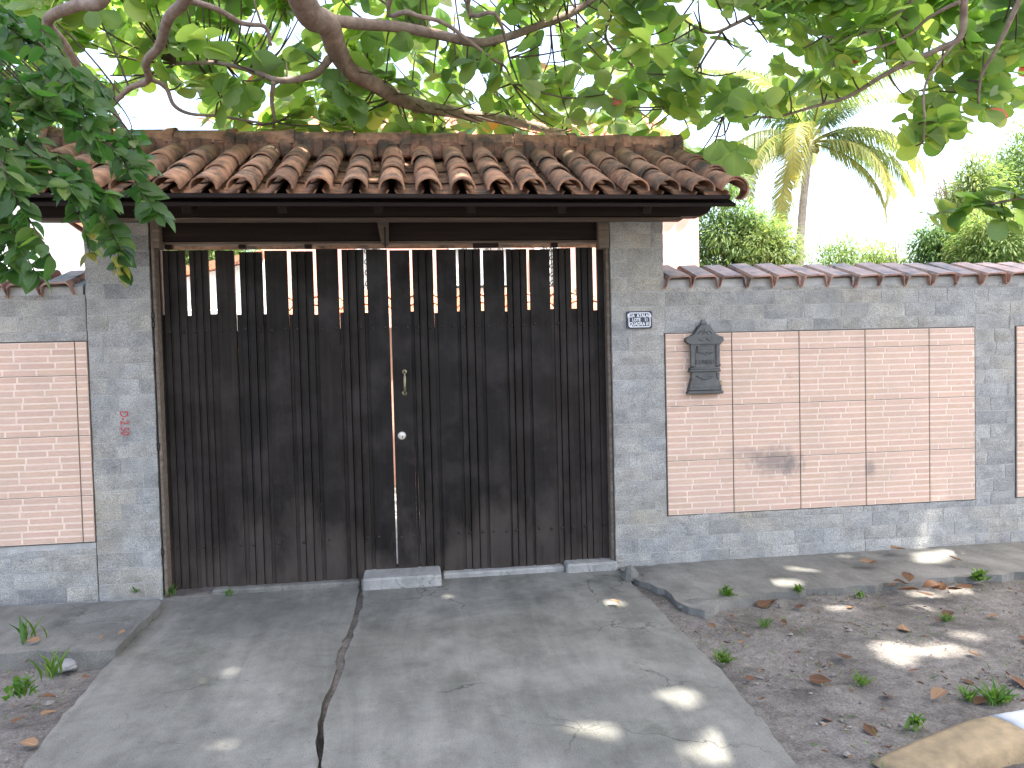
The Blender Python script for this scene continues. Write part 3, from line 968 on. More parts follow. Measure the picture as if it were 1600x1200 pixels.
for c_ in range(NCOL):
    x = RX0 + c_ * pitch
    for r_ in range(NROW):
        s = .235 + r_ * expo + random.uniform(-.012, .012)
        y, z = on_slope(s, .016 + r_ * .002)
        link('cover_tile', COVER, roof, (x + random.uniform(-.007, .007), y, z),
             rot=(SL - .022 + random.uniform(-.010, .010), random.uniform(-.03, .03), random.uniform(-.022, .022)))
        if c_ < NCOL - 1:
            y, z = on_slope(s + .05, -.010)
            link('channel_tile', CHAN, roof, (x + pitch / 2 + random.uniform(-.005, .005), y, z), rot=(SL - .03, random.uniform(-.02, .02), random.uniform(-.015, .015)))
# tile hung over the right verge and one at the left
for sx, xx in ((1, RX1 + .085), (-1, RX0 - .085)):
    for r_ in range(NROW):
        s = .20 + r_ * expo
        y, z = on_slope(s, -.02 - .0 * r_)
        link('verge_tile', COVER, roof, (xx, y, z), rot=(SL - .04, sx * math.radians(62), 0))
# ridge
nr = 11
for i in range(nr):
    x = RX0 - .02 + (RX1 - RX0 + .04) * (i + .5) / nr
    link('ridge_tile', RIDGE, roof, (x, YR + .03, ZR + .062), rot=(random.uniform(-.03, .03), math.radians(-1.5) * 0 + random.uniform(-.012, .012), math.radians(90) + random.uniform(-.02, .02)), scale=(1, .93, 1))
for i in range(nr + 1):
    x = RX0 - .02 + (RX1 - RX0 + .04) * i / nr
    link('ridge_collar', COLLAR, roof, (x, YR + .03, ZR + .060), rot=(random.uniform(-.03, .03), 0, math.radians(90) + random.uniform(-.03, .03)))
mb = MB()
NB = 60
for i in range(NB):      # ragged mortar below the ridge
    xa = RX0 - .05 + (RX1 - RX0 + .1) * i / NB; xb = RX0 - .05 + (RX1 - RX0 + .1) * (i + 1) / NB
    hh = random.uniform(.02, .05)
    mb.cbox(((xa + xb) / 2, YR + .03, ZR + .02), (xb - xa + .004, .225 + random.uniform(-.02, .03), .09 + hh), .012)
rm = mb.build('ridge_mortar', mat_clay('ridge_mortar', [(.10, .07, .055), (.20, .105, .07), (.30, .20, .15)], .5), roof)
# decks under both slopes
rotx = Matrix.Rotation(SL, 3, 'X')
cy, cz = on_slope(slope_len / 2, -.075)
MB().box(((RX0 + RX1) / 2, cy, cz), (RX1 - RX0 + .04, slope_len, .02), rot=rotx).build('roof_deck', BEAMW, roof)
MB().box(((RX0 + RX1) / 2, YR + .06 + math.cos(SL) * .55, ZR - .05 - math.sin(SL) * .55), (RX1 - RX0 + .10, 1.1, .05), rot=Matrix.Rotation(-SL, 3, 'X')).build('rear_slope', CLAY, roof)
# fascia batten under the eave tiles
zf = ZE - .020
MB().cbox(((RX0 + RX1) / 2 - .03, YE + .03, zf), (RX1 - RX0 + .02, .03, .028), .004).build('eave_batten', BEAMW, roof)
# rafters: tails show below the batten
for px in (287, 438, 590, 737, 880, 1015):
    x = at(px, 312, YE + .05).x
    y1, z1 = on_slope(slope_len / 2 + .03, -.115)
    MB().cbox((x, y1, z1), (.055, slope_len - .06, .06), .006, rot=rotx).build('rafter', BEAMW, roof)
# front beam
FY = -.34
zt_, zb2 = at(700, 305, FY).z, at(700, 338, FY).z
xR = at(1112, 322, FY).x
prof = [(xR, zt_), (xR - .003, zb2 + .06), (xR - .03, zb2 + .02), (xR - .08, zb2), (-2.2, zb2), (-2.2, zt_)]
MB().prism([(x, FY, z) for x, z in prof], (0, .10, 0)).build('front_beam', BEAMW, roof)
MB().cbox(((xR - 2.4) / 2, FY + .055, zb2 - .013), (xR + 2.1 - .1, .09, .016), .002).build('beam_lit_edge', PALEW, roof)  # pale strip: the light on the beam's lower edge, put into its colour
# lintel above the gate, between the jambs
LY = .045
za, zb3 = at(600, 341, LY).z, at(600, 376, LY).z
xa, xb = at(250, 360, LY).x, at(936, 360, LY).x
MB().cbox(((xa + xb) / 2, LY + .05, (za + zb3) / 2), (xb - xa, .10, za - zb3), .005).build('lintel', BEAMW, roof)
MB().cbox(((xa + xb) / 2, LY + .05, zb3 - .010), (xb - xa, .095, .014), .002).build('lintel_soffit', PALEW, roof)
# short pegs hanging under the lintel
for px in (260, 376, 480, 760, 868):
    x = at(px, 380, LY).x
    MB().cbox((x, LY + .06, zb3 - .03), (.05 if px != 760 else .18, .05, .03), .006).build('rafter_end', BEAMW, roof)
# cross beams tying front beam to pillars (rest on the pillar heads)
for x in (-1.87, 1.62):
    MB().cbox((x, .06, 2.512), (.10, .72, .07), .006).build('cross_beam', BEAMW, roof)
# pale centre bracket
x = at(598, 360, -.1).x
zt2, zb4 = zb2 - .02, at(600, 383, 0).z
MB().prism([(x - .045, -.02, za), (x + .038, -.02, za), (x + .034, -.02, zb4), (x - .012, -.02, zb4)], (0, .06, 0)).build('bracket', PALEW, roof)
MB().cbox((x + .012, -.026, zb4 + .05), (.012, .008, .14), .002).build('iron_strap', BLACKM, roof)
# dark packing pieces on the right pillar head
MB().cbox((1.52, .1, 2.52), (.14, .26, .055), .006).build('packing_block', BEAMW, roof)

# ------------------------------------------------------------------ foliage kit
def leaf_template(shape, nl=6, curl=.15, fold=.12, wav=0.0, seed=0):
    """unit-length leaf along +Y; returns verts, quads, uv (u across -1..1, v along)"""
    r = random.Random(seed)
    vs, uv, fs = [], [], []
    VS = [0, .16, .36, .55, .72, .86, .95, 1.0]
    if shape == 'obovate' and nl <= 3: VS = [0, .35, .65, .9, 1.0]
    if shape == 'obovate': nl = len(VS) - 1
    for i in range(nl + 1):
        v = VS[i] if shape == 'obovate' else i / nl
        if shape == 'obovate':
            w = .33 * math.sqrt(max(0, 1 - ((v - .62) / .395) ** 2)) if v > .62 else .022 + .308 * math.sin(math.pi / 2 * v / .62) ** 1.35
        elif shape == 'ovate':
            w = .27 * math.sin(math.pi * min(1.0, v ** .85)) ** .8
            if i == nl: w = .004
            if i == 0: w = .008
        elif shape == 'lance':
            w = .12 * math.sin(math.pi * (v * .96 + .02))
        z = -curl * v * v + wav * math.sin(v * 5 + seed)
        for u in (-1, 0, 1):
            vs.append((u * w * (1 + r.uniform(-.05, .05)), v, z + abs(u) * fold * w * 2 + r.uniform(-.008, .008) * (v > 0)))
            uv.append((u, v))
    for i in range(nl):
        for k in range(2):
            a = i * 3 + k
            fs.append((a, a + 1, a + 4, a + 3))
    return np.array(vs), np.array(fs), np.array(uv)

def leaf_mesh(name, tmpl, mat, tint):
    v, f, uv = tmpl
    return mass_mesh(name, [(tmpl, np.eye(3)[None], np.zeros((1, 3)), np.array([tint]))], mat)

def mass_mesh(name, parts, mat):
    """parts: (template, rotation*scale (n,3,3), positions (n,3), tint (n,))"""
    V, F, U, T = [], [], [], []
    off = 0
    for (tv, tf, tu), M_, P_, tint in parts:
        n = len(P_)
        if n == 0: continue
        v = np.einsum('nij,kj->nki', M_, tv) + P_[:, None, :]
        k = len(tv)
        V.append(v.reshape(-1, 3))
        F.append((tf[None] + (np.arange(n) * k)[:, None, None] + off).reshape(-1, tf.shape[1]))
        U.append(np.tile(tu, (n, 1))); T.append(np.repeat(tint, k))
        off += n * k
    V, F, U, T = np.concatenate(V), np.concatenate(F), np.concatenate(U), np.concatenate(T)
    me = bpy.data.meshes.new(name)
    me.vertices.add(len(V)); me.vertices.foreach_set('co', V.astype(np.float32).ravel())
    w = F.shape[1]
    me.loops.add(F.size); me.loops.foreach_set('vertex_index', F.astype(np.int32).ravel())
    me.polygons.add(len(F)); me.polygons.foreach_set('loop_start', np.arange(0, F.size, w, dtype=np.int32))
    me.polygons.foreach_set('use_smooth', [True] * len(F))
    me.update(calc_edges=True)
    uvl = me.uv_layers.new(name='UVMap')
    uvl.data.foreach_set('uv', U[F.ravel()].astype(np.float32).ravel())
    at_ = me.attributes.new('tint', 'FLOAT', 'POINT')
    at_.data.foreach_set('value', T.astype(np.float32))
    me.materials.append(mat)
    return me

def unit(a): return a / np.maximum(np.linalg.norm(a, axis=-1, keepdims=True), 1e-9)

def frames(d, n, L, wf=1.0):
    """leaf along d, face normal near n, scaled"""
    d = unit(d); x = unit(np.cross(d, n)); z = np.cross(x, d)
    M_ = np.stack([x * np.asarray(wf).reshape(-1, 1), d, z], axis=-1)
    return M_ * np.asarray(L).reshape(-1, 1, 1)

# ------------------------------------------------------------------ houses behind the wall
def corrugated(x0, x1, ya, za, yb, zb_, pitch_, amp, rows, mat, name, parent):
    """sheet of tile columns running from (ya,za) up to (yb,zb), stepped at every course"""
    ncol = int((x1 - x0) / pitch_); k = 6
    L = math.hypot(yb - ya, zb_ - za); up = Vector((0, -(zb_ - za) / L, (yb - ya) / L))
    vs, fs = [], []
    nxp = ncol * k + 1
    prof = [amp * abs(math.sin(math.pi * (i % k) / k)) ** .7 * (1 if True else 0) for i in range(nxp)]
    lines = []
    for r in range(rows):
        lines += [(r / rows, .02), ((r + 1) / rows - .001, 0)]
    for (t, lift) in lines:
        base = Vector((0, ya + (yb - ya) * t, za + (zb_ - za) * t))
        for i in range(nxp):
            p = base + up * (prof[i] + lift)
            vs.append((x0 + (x1 - x0) * i / (nxp - 1), p.y, p.z))
    for j in range(len(lines) - 1):
        for i in range(nxp - 1):
            a = j * nxp + i
            fs.append((a, a + 1, a + nxp + 1, a + nxp))
    return MB().add(vs, fs).build(name, mat, parent, smooth=False)

HY = 7.0
hx0, hx1 = at(411, 420, HY).x, at(1092, 385, HY).x
hzt = at(1092, 300, HY).z + .1
house = empty('pink_house', ((hx0 + hx1) / 2, HY + 2.5, 0), 'pink rendered house with red tiled roof behind the gate', 'house')
MB().box(((hx0 + hx1) / 2, HY + 2.6, hzt / 2), (hx1 - hx0, 5.2, hzt)).build('wall', PINK, house)
rp = at(1056, 190, HY + 2.0)
roofm = corrugated(hx0 - .3, hx1 + .05, HY - .12, hzt - .02, HY + 2.0, rp.z + .05, .21, .07, 7, CLAY3, 'roof', house)
corrugated(hx0 - .3, hx1 + .05, HY + 5.4, hzt - .22, HY + 2.0, rp.z + .05, .21, .07, 7, CLAY3, 'roof', house)
# gable infill
MB().prism([(hx1 - .16, HY, hzt), (hx1 - .16, HY + 5.2, hzt), (hx1 - .16, HY + 2.1, rp.z - .1)], (.15, 0, 0)).build('gable', PINK, house)
MB().prism([(hx0 + .02, HY, hzt), (hx0 + .02, HY + 5.2, hzt), (hx0 + .02, HY + 2.1, rp.z - .1)], (.15, 0, 0)).build('gable', PINK, house)
def house_window(px0, px1, py0, py1, scroll=True):
    a, b = at(px0, py0, HY), at(px1, py1, HY)
    cx, cz, w, h = (a.x + b.x) / 2, (a.z + b.z) / 2, b.x - a.x, a.z - b.z
    fr = MB()
    for (dx, dz, sx, sz) in ((-w / 2, 0, .09, h + .09), (w / 2, 0, .09, h + .09), (0, h / 2, w - .09, .09), (0, -h / 2, w - .09, .09), (0, 0, .05, h - .09)):
        fr.cbox((cx + dx, HY - .02, cz + dz), (sx, .10, sz), .01)
    f = fr.build('window', WHITE, house)
    MB().box((cx, HY - .008, cz), (w - .06, .02, h - .06)).build('pane', PANEW, f)
    g = MB()
    nb = max(3, int(w / .16))
    for i in range(1, nb):
        xx = cx - w / 2 + w * i / nb
        g.tube([(xx, HY - .09, cz - h / 2), (xx, HY - .09, cz + h / 2)], .008, 5)
        if scroll:
            for j in range(5):
                zz = cz - h / 2 + h * (j + .5) / 5
                pts = [(xx + .05 * (1 - t / 14) * math.cos(t * .55), HY - .095, zz + .06 * (1 - t / 14) * math.sin(t * .55)) for t in range(13)]
                g.tube(pts, .009, 4)
    g.tube([(cx - w / 2, HY - .09, cz - h / 2 + .02), (cx + w / 2, HY - .09, cz - h / 2 + .02)], .022, 5)
    g.build('grille', BLACKM, f)
PANEW = mat_plain('pale_curtain_pane', (.5, .5, .5), (.7, .7, .7), 2, .5, 0)
house_window(705, 800, 386, 450)
house_window(838, 872, 386, 450)
house_window(560, 600, 386, 470)
# low tiled lean-to before the house
lean = empty('lean_to', (0, 4.6, 0), 'low lean-to with sunlit terracotta tile roof seen through the gate slots', 'lean-to')
lz0, lz1 = at(700, 496, 3.9).z, at(700, 457, 4.9).z
lx0, lx1 = at(420, 480, 4).x, at(945, 480, 4).x
corrugated(lx0, lx1, 3.9, lz0, 4.9, lz1, .20, .06, 3, CLAY3, 'tile_roof', lean)
MB().box(((lx0 + lx1) / 2, 4.5, (lz0 - .1) / 2), (lx1 - lx0 - .3, .9, lz0 - .1)).build('wall', PINK, lean)
# white shed with raking tiled verge
sh = empty('white_shed', (-4, 6, 0), 'white rendered shed with sloping red verge left behind the gate', 'shed')
a, b = at(235, 432, 6), at(412, 392, 6)
MB().prism([(a.x, 6, 0), (b.x, 6, 0), (b.x, 6, b.z - .12), (a.x, 6, a.z - .12)], (0, 2.4, 0)).build('wall', WHITE, sh)
MB().prism([(a.x - .2, 5.9, a.z - .14), (b.x, 5.9, b.z - .118), (b.x, 5.9, b.z), (a.x - .2, 5.9, a.z - .02)], (0, 2.6, 0)).build('verge_tiles', CLAY3, sh)
a2, b2 = at(330, 470, 5.5), at(348, 440, 5.5)
ov = empty('brick_oven', ((a2.x + b2.x) / 2, 5.5, 0), 'small brick oven in the yard before the white shed', 'oven')
MB().cbox(((a2.x + b2.x) / 2 - .1, 5.35, .95), (.7, .6, 1.9), .02).build('oven_body', CLAY3, ov)
MB().box(((a2.x + b2.x) / 2 + .02, 5.045, 1.92 - .25), (.16, .02, .2)).build('opening', BLACKM, ov)
MB().cbox(((a2.x + b2.x) / 2 - .1, 5.35, 2.05), (.4, .35, .4), .02).build('chimney', WHITE, ov)
# white house far left
wh = empty('white_house', (-6.2, 8, 0), 'bright white house gable behind the left wall', 'house')
p0, p1, p2 = at(-330, 440, 7.5), at(140, 440, 7.5), at(100, 344, 7.5)
MB().prism([(p0.x, 7.5, 0), (p1.x, 7.5, 0), (p1.x, 7.5, at(135, 370, 7.5).z), (p2.x, 7.5, p2.z), (at(-20, 270, 7.5).x, 7.5, at(-20, 270, 7.5).z), (p0.x, 7.5, 2.6)], (0, 4, 0)).build('wall', WHITE, wh)
q0, q1 = at(-20, 266, 7.4), at(142, 362, 7.4)
MB().prism([(q0.x, 7.3, q0.z), (q1.x, 7.3, q1.z), (q1.x, 7.3, q1.z + .1), (q0.x, 7.3, q0.z + .1)], (0, 4.4, 0)).build('roof', CLAY3, wh)
MB().prism([(p0.x - .3, 7.3, 2.55), (q0.x, 7.3, q0.z), (q0.x, 7.3, q0.z + .1), (p0.x - .3, 7.3, 2.65)], (0, 4.4, 0)).build('roof', CLAY3, wh)

# ------------------------------------------------------------------ trees behind
LANCE = [leaf_template('lance', 2, .25, .1, 0, s) for s in range(3)]
def crown_mass(center, rad, nclump, per, leaf, droop=.6, mat=None, spread=.45, tint=(0.1, .9), hollow=.55, seed=1):
    g = np.random.default_rng(seed)
    c = np.array(center); r = np.array(rad)
    u = unit(g.normal(size=(nclump, 3)))
    lump = np.array([1 + .55 * noise.noise(Vector(tuple(x * 2.0 + seed))) for x in u])
    rr = (hollow + (1 - hollow) * g.random(nclump) ** .6) * lump
    cc = c + u * rr[:, None] * r
    ctint = g.uniform(tint[0], tint[1], nclump)
    n = nclump * per
    cl = np.repeat(cc, per, 0); uo = np.repeat(u, per, 0); tt = np.repeat(ctint, per) + g.normal(0, .1, n)
    o = unit(g.normal(size=(n, 3)))
    P_ = cl + o * (g.random(n) ** .5)[:, None] * spread * np.array([1, 1, .75])
    d = unit(o * .9 + uo * .5 + np.array([0, 0, -droop]) + g.normal(0, .25, (n, 3)))
    nn = unit(uo * .6 + np.array([0, 0, .8]) + g.normal(0, .4, (n, 3)))
    L = leaf * g.uniform(.7, 1.25, n)
    M_ = frames(d, nn, L)
    idx = g.integers(0, 3, n)
    return [(LANCE[k], M_[idx == k], P_[idx == k], np.clip(tt[idx == k], 0, 1)) for k in range(3)], cc

def back_tree(name, label, px, py_top, py_bot, half_px, Y, nclump, per, leaf, droop=.6, seed=1, mat=None, tint=(.1, .9), spread=.5, bark=None, zscale=1.0, hollow=.5):
    """a tree whose crown spans the given rows at distance Y"""
    a, b = at(px, py_top, Y), at(px, py_bot, Y)
    R_ = half_px * (Y + CAM_D) / FPX
    cz = (a.z + b.z) / 2; rz = (a.z - b.z) / 2
    x = (a.x + b.x) / 2
    leaf *= .66; per = int(per * 1.7)
    root = empty(name, (x, Y, 0), label, 'tree')
    parts, cc = crown_mass((x, Y, cz), (R_, R_ * .8, rz), nclump, per, leaf, droop, spread=spread, tint=tint, seed=seed, hollow=hollow)
    o = link('crown', mass_mesh('crown', parts, mat or TLEAF), root); o['kind'] = 'stuff'
    tb = MB()
    th = max(.10, R_ * .07)
    tb.tube(smooth_path([(x, Y, -.1), (x + .1, Y + .05, cz * .45), (x - .05, Y, cz)], 3), [th * (1 - .07 * i) for i in range(7)], 8)
    rs = random.Random(seed)
    tb.build('trunk', bark or BARK2, root, smooth=True)
    lb = MB()
    for i in range(0, len(cc), max(1, len(cc) // 22)):
        e = Vector(cc[i]); s_ = Vector((x, Y, max(.6, min(cz, e.z) - rz * .45)))
        mid = s_.lerp(e, .5) + Vector((rs.uniform(-.2, .2), rs.uniform(-.2, .2), rs.uniform(0, .3))) * min(1, R_)
        lb.tube(smooth_path([s_, mid, e], 3), [th * .45, th * .4, th * .36, th * .3, th * .24, th * .16, th * .08], 5)
    lb.build('limb', bark or BARK2, root, smooth=True)['kind'] = 'stuff'
    return root
back_tree('mango_tree', 'dense mango tree directly right of the pink house', 1150, 285, 560, 88, 13, 330, 42, .24, .9, 3, tint=(.1, .75), spread=.42)
back_tree('mango_tree', 'yellow green young mango bush at the foot of the palm', 1205, 345, 560, 46, 12, 120, 40, .2, .8, 4, tint=(.55, 1), spread=.35)
back_tree('broad_tree', 'pale distant round tree just right of the palm trunk', 1318, 364, 520, 62, 42, 150, 34, .5, .5, 5, tint=(.3, .9), spread=1.1)
back_tree('broad_tree', 'distant bushy tree above the wall left of the slender sapling', 1372, 378, 520, 40, 36, 100, 34, .42, .5, 6, tint=(.4, 1), spread=.9)
back_tree('slender_tree', 'thin sparse sapling standing in the open sky gap', 1405, 362, 470, 26, 30, 26, 22, .3, .5, 7, tint=(.5, 1), spread=.55)
back_tree('mango_tree', 'dark mango tree left in the right-hand tree group', 1468, 352, 560, 55, 19, 170, 42, .34, .9, 8, tint=(.05, .6), spread=.6)
back_tree('mango_tree', 'light green mango tree filling the right edge above the coping', 1560, 338, 560, 78, 17, 300, 42, .32, .9, 9, tint=(.4, 1), spread=.55)
back_tree('tall_tree', 'tall rounded tree rising behind the mango trees at the right edge', 1585, 212, 470, 86, 26, 300, 40, .36, .6, 10, tint=(.15, .8), spread=.8)
back_tree('tall_tree', 'lighter tree leaning left in front of the tall right-edge tree', 1520, 252, 400, 40, 22, 110, 36, .32, .6, 12, tint=(.45, 1), spread=.7)
back_tree('reddish_tree', 'sparse reddish purple leaved tree against the white sky', 1482, 268, 380, 30, 24, 32, 24, .26, .5, 13, mat=PURPLE, spread=.5)
back_tree('mango_tree', 'bushy tree behind the white shed left of the gate', 320, 330, 520, 90, 14, 220, 36, .25, .8, 14, tint=(.4, 1), spread=.5)
back_tree('broad_tree', 'leafy tree behind the white house at the left edge', 40, 120, 420, 130, 16, 240, 36, .3, .6, 15, tint=(.1, .7), spread=.6)

# ------------------------------------------------------------------ coconut palm
def palm():
    Y = 19.5
    base, top = at(1249, 430, Y), at(1266, 226, Y)
    root = empty('coconut_palm', (base.x, Y, 0), 'tall coconut palm with yellowing drooping fronds right of the roof', 'palm tree')
    p = smooth_path([(base.x - .15, Y, -.1), (base.x - .02, Y, base.z), ((base.x + top.x) / 2 - .08, Y, (base.z + top.z) / 2), (top.x, Y, top.z + .15)], 8)
    mb = MB()
    mb.tube(p, [.165 - .055 * i / len(p) + (.012 if i % 2 else 0) for i in range(len(p))], 10)
    mb.build('trunk', PALMB, root, smooth=True)
    g = np.random.default_rng(5)
    # frond table: azimuth (0 = right, 90 = away), start elevation, droop, length, tint
    T = [(2, 55, 1.5, 2.9, .35), (178, 45, 1.5, 2.9, .2), (-30, 20, 2.1, 2.9, .75), (-150, 12, 2.0, 3.0, .8), (-128, 25, 2.4, 2.7, .95), (-50, 0, 2.0, 2.5, .9),
         (-135, -10, 1.6, 3.0, .9), (-165, 20, 1.8, 2.9, .7), (-150, -35, 1.1, 2.6, .95), (-40, -22, 1.3, 2.5, .85), (-8, 30, 2.0, 2.7, .6), (25, 70, 1.2, 2.9, .4), (150, 70, 1.2, 2.9, .4), (90, 78, .9, 2.9, .4), (-80, 74, 1.2, 2.8, .55), (60, 40, 1.6, 2.8, .3),
         (120, 30, 1.7, 2.8, .3), (-15, 5, 1.5, 2.6, .6), (-168, -5, 1.3, 2.9, .7), (200, 60, 1.4, 2.7, .5), (-40, 60, 1.5, 2.8, .5), (160, 5, 1.3, 2.5, .5), (15, 15, 1.6, 2.9, .45)]
    for az, el, dr, L, tint in T:
        a = math.radians(az); h = Vector((math.cos(a), math.sin(a), 0))
        n = 26; pts = []; pos = Vector((top.x, Y, top.z + .05)); ang = math.radians(el)
        for i in range(n + 1):
            pts.append(pos.copy())
            t = i / n
            an = ang - dr * t ** 1.3
            pos = pos + (h * math.cos(an) + Vector((0, 0, math.sin(an)))) * (1.65 * L / n)
        V, F, Tn = [], [], []
        side = h.cross(Vector((0, 0, 1)))
        for i in range(3, n):
            for sgn in (-1, 1):
                for sub in (0, .25, .5, .75):
                    t = (i + sub) / n
                    P0 = pts[i].lerp(pts[i + 1], sub)
                    tan = (pts[i + 1] - pts[i]).normalized()
                    ll = 1.15 * math.sin(math.pi * min(1, t * .82 + .16)) ** .7 * g.uniform(.85, 1.1)
                    d1 = (side * sgn * .75 + tan * .65 + Vector((0, 0, -.15 + g.uniform(-.12, .12)))).normalized()
                    d2 = (d1 * .6 + Vector((0, 0, -.85))).normalized()
                    m = P0 + d1 * ll * .45; e = m + d2 * ll * .55
                    wv = tan * .021
                    b = len(V)
                    V += [P0 - wv, P0 + wv, m - wv * 1.2, m + wv * 1.2, e, e + wv * .2]
                    F += [(b, b + 1, b + 3, b + 2), (b + 2, b + 3, b + 5, b + 4)]
                    Tn += [min(1, max(0, tint + g.normal(0, .12) - .30 + (t - .5) * .35))] * 6
        fr = MB(); fr.add(V, F)
        nn = len(fr.v)
        fr.tube(pts, [.035 * (1 - i / (n + 4)) for i in range(n + 1)], 5)
        Tn += [.8] * (len(fr.v) - nn)
        me = bpy.data.meshes.new('frond'); me.from_pydata(fr.v, [], fr.f); me.materials.append(PLEAF)
        at_ = me.attributes.new('tint', 'FLOAT', 'POINT'); at_.data.foreach_set('value', Tn)
        link('frond', me, root)
    cb = MB()
    for k in range(7):
        a = k * 2.4
        cb.lathe([(.02, -.12), (.09, -.06), (.10, .02), (.05, .10), (.01, .12)], 8, (top.x + .2 * math.cos(a), Y + .2 * math.sin(a), top.z - .12 - .05 * (k % 3)), 'z')
    cb.build('coconut_cluster', mat_plain('coconut_husk', (.10, .10, .03), (.25, .18, .06), 8, .6), root, smooth=True)['kind'] = 'stuff'
palm()
# ------------------------------------------------------------------ sun flecks: gaps in the canopy along the sun's ray
S_ = np.array(SUN)
FLECKS = []
for (px, py, r, z) in [(1062, 1085, .085, .012), (1046, 1088, .06, .012), (935, 1134, .085, .012), (915, 1136, .05, .012), (1145, 1162, .09, .012), (1110, 1172, .075, .012), (1180, 1158, .06, .012), (1120, 1140, .04, .012), (1022, 1178, .07, .012),
                       (1480, 1012, .075, -.02), (1440, 1015, .05, -.02), (1395, 1012, .08, -.02), (1405, 1030, .05, -.02), (1510, 990, .05, -.02), (1460, 862, .09, .05), (1480, 856, .06, .05), (1450, 870, .06, .05), (1460, 917, .07, .03), (1500, 918, .06, .0), (1520, 920, .05, .0),
                       (1262, 883, .05, .05), (1245, 882, .04, .05), (1240, 903, .06, .05), (1225, 906, .05, .05), (1316, 950, .05, -.02), (1325, 862, .035, .05), (966, 941, .05, .012), (1440, 948, .04, -.02), (740, 1140, .030, .012), (356, 1163, .028, 0), (690, 915, .03, .08), (1230, 1000, .03, -.02), (620, 985, .02, .012), (1330, 1080, .03, -.02), (1250, 1060, .03, -.02)]:
    FLECKS.append((np.array(gnd(px, py, z)), r * (.95 if py > 1070 and px < 1250 else 1.2)))
for k in range(6):   # slanting streak on the wall foot
    p = at(1436 + 6 * k, 848 - 10 * k, -.005); FLECKS.append((np.array(p), .028))
rf = random.Random(21)
for px, py, r in [(420, 232, .05), (470, 236, .05), (540, 235, .03), (588, 232, .03), (612, 235, .05), (640, 228, .05), (660, 240, .03), (590, 265, .03), (430, 275, .04), (710, 232, .03), (895, 238, .05), (870, 250, .03), (330, 285, .03), (940, 205, .04), (870, 207, .04), (600, 205, .03), (760, 238, .03)]:
    FLECKS.append((np.array(at(px, py, YE + (295 - py) / 75 * 1.0 + .05)), r))
for px, py, r in [(130, 265, .03), (190, 262, .02), (290, 300, .02)]:
    FLECKS.append((np.array(at(px, py, -.2)), r))

def sun_clear(P, extra=0.0):
    """True where a point stays out of every sun-fleck ray"""
    ok = np.ones(len(P), bool)
    for q, r in FLECKS:
        d = P - q
        t = d @ S_
        dist = np.linalg.norm(d - t[:, None] * S_, axis=1)
        ok &= ~((dist < r + extra) & (t > .05))
    return ok

def leaf_samples(M_, P_):
    """points over every leaf, (k, n, 3)"""
    S = [(0, .1, 0), (0, .5, 0), (.2, .6, 0), (-.2, .6, 0), (0, .95, 0), (.25, .85, 0), (-.25, .85, 0), (.12, .35, 0), (-.12, .35, 0), (.3, .7, 0), (-.3, .7, 0), (.12, .9, 0), (-.12, .9, 0), (0, .3, 0), (0, .75, 0)]
    return [np.einsum('nij,j->ni', M_, np.array(s)) + P_ for s in S]

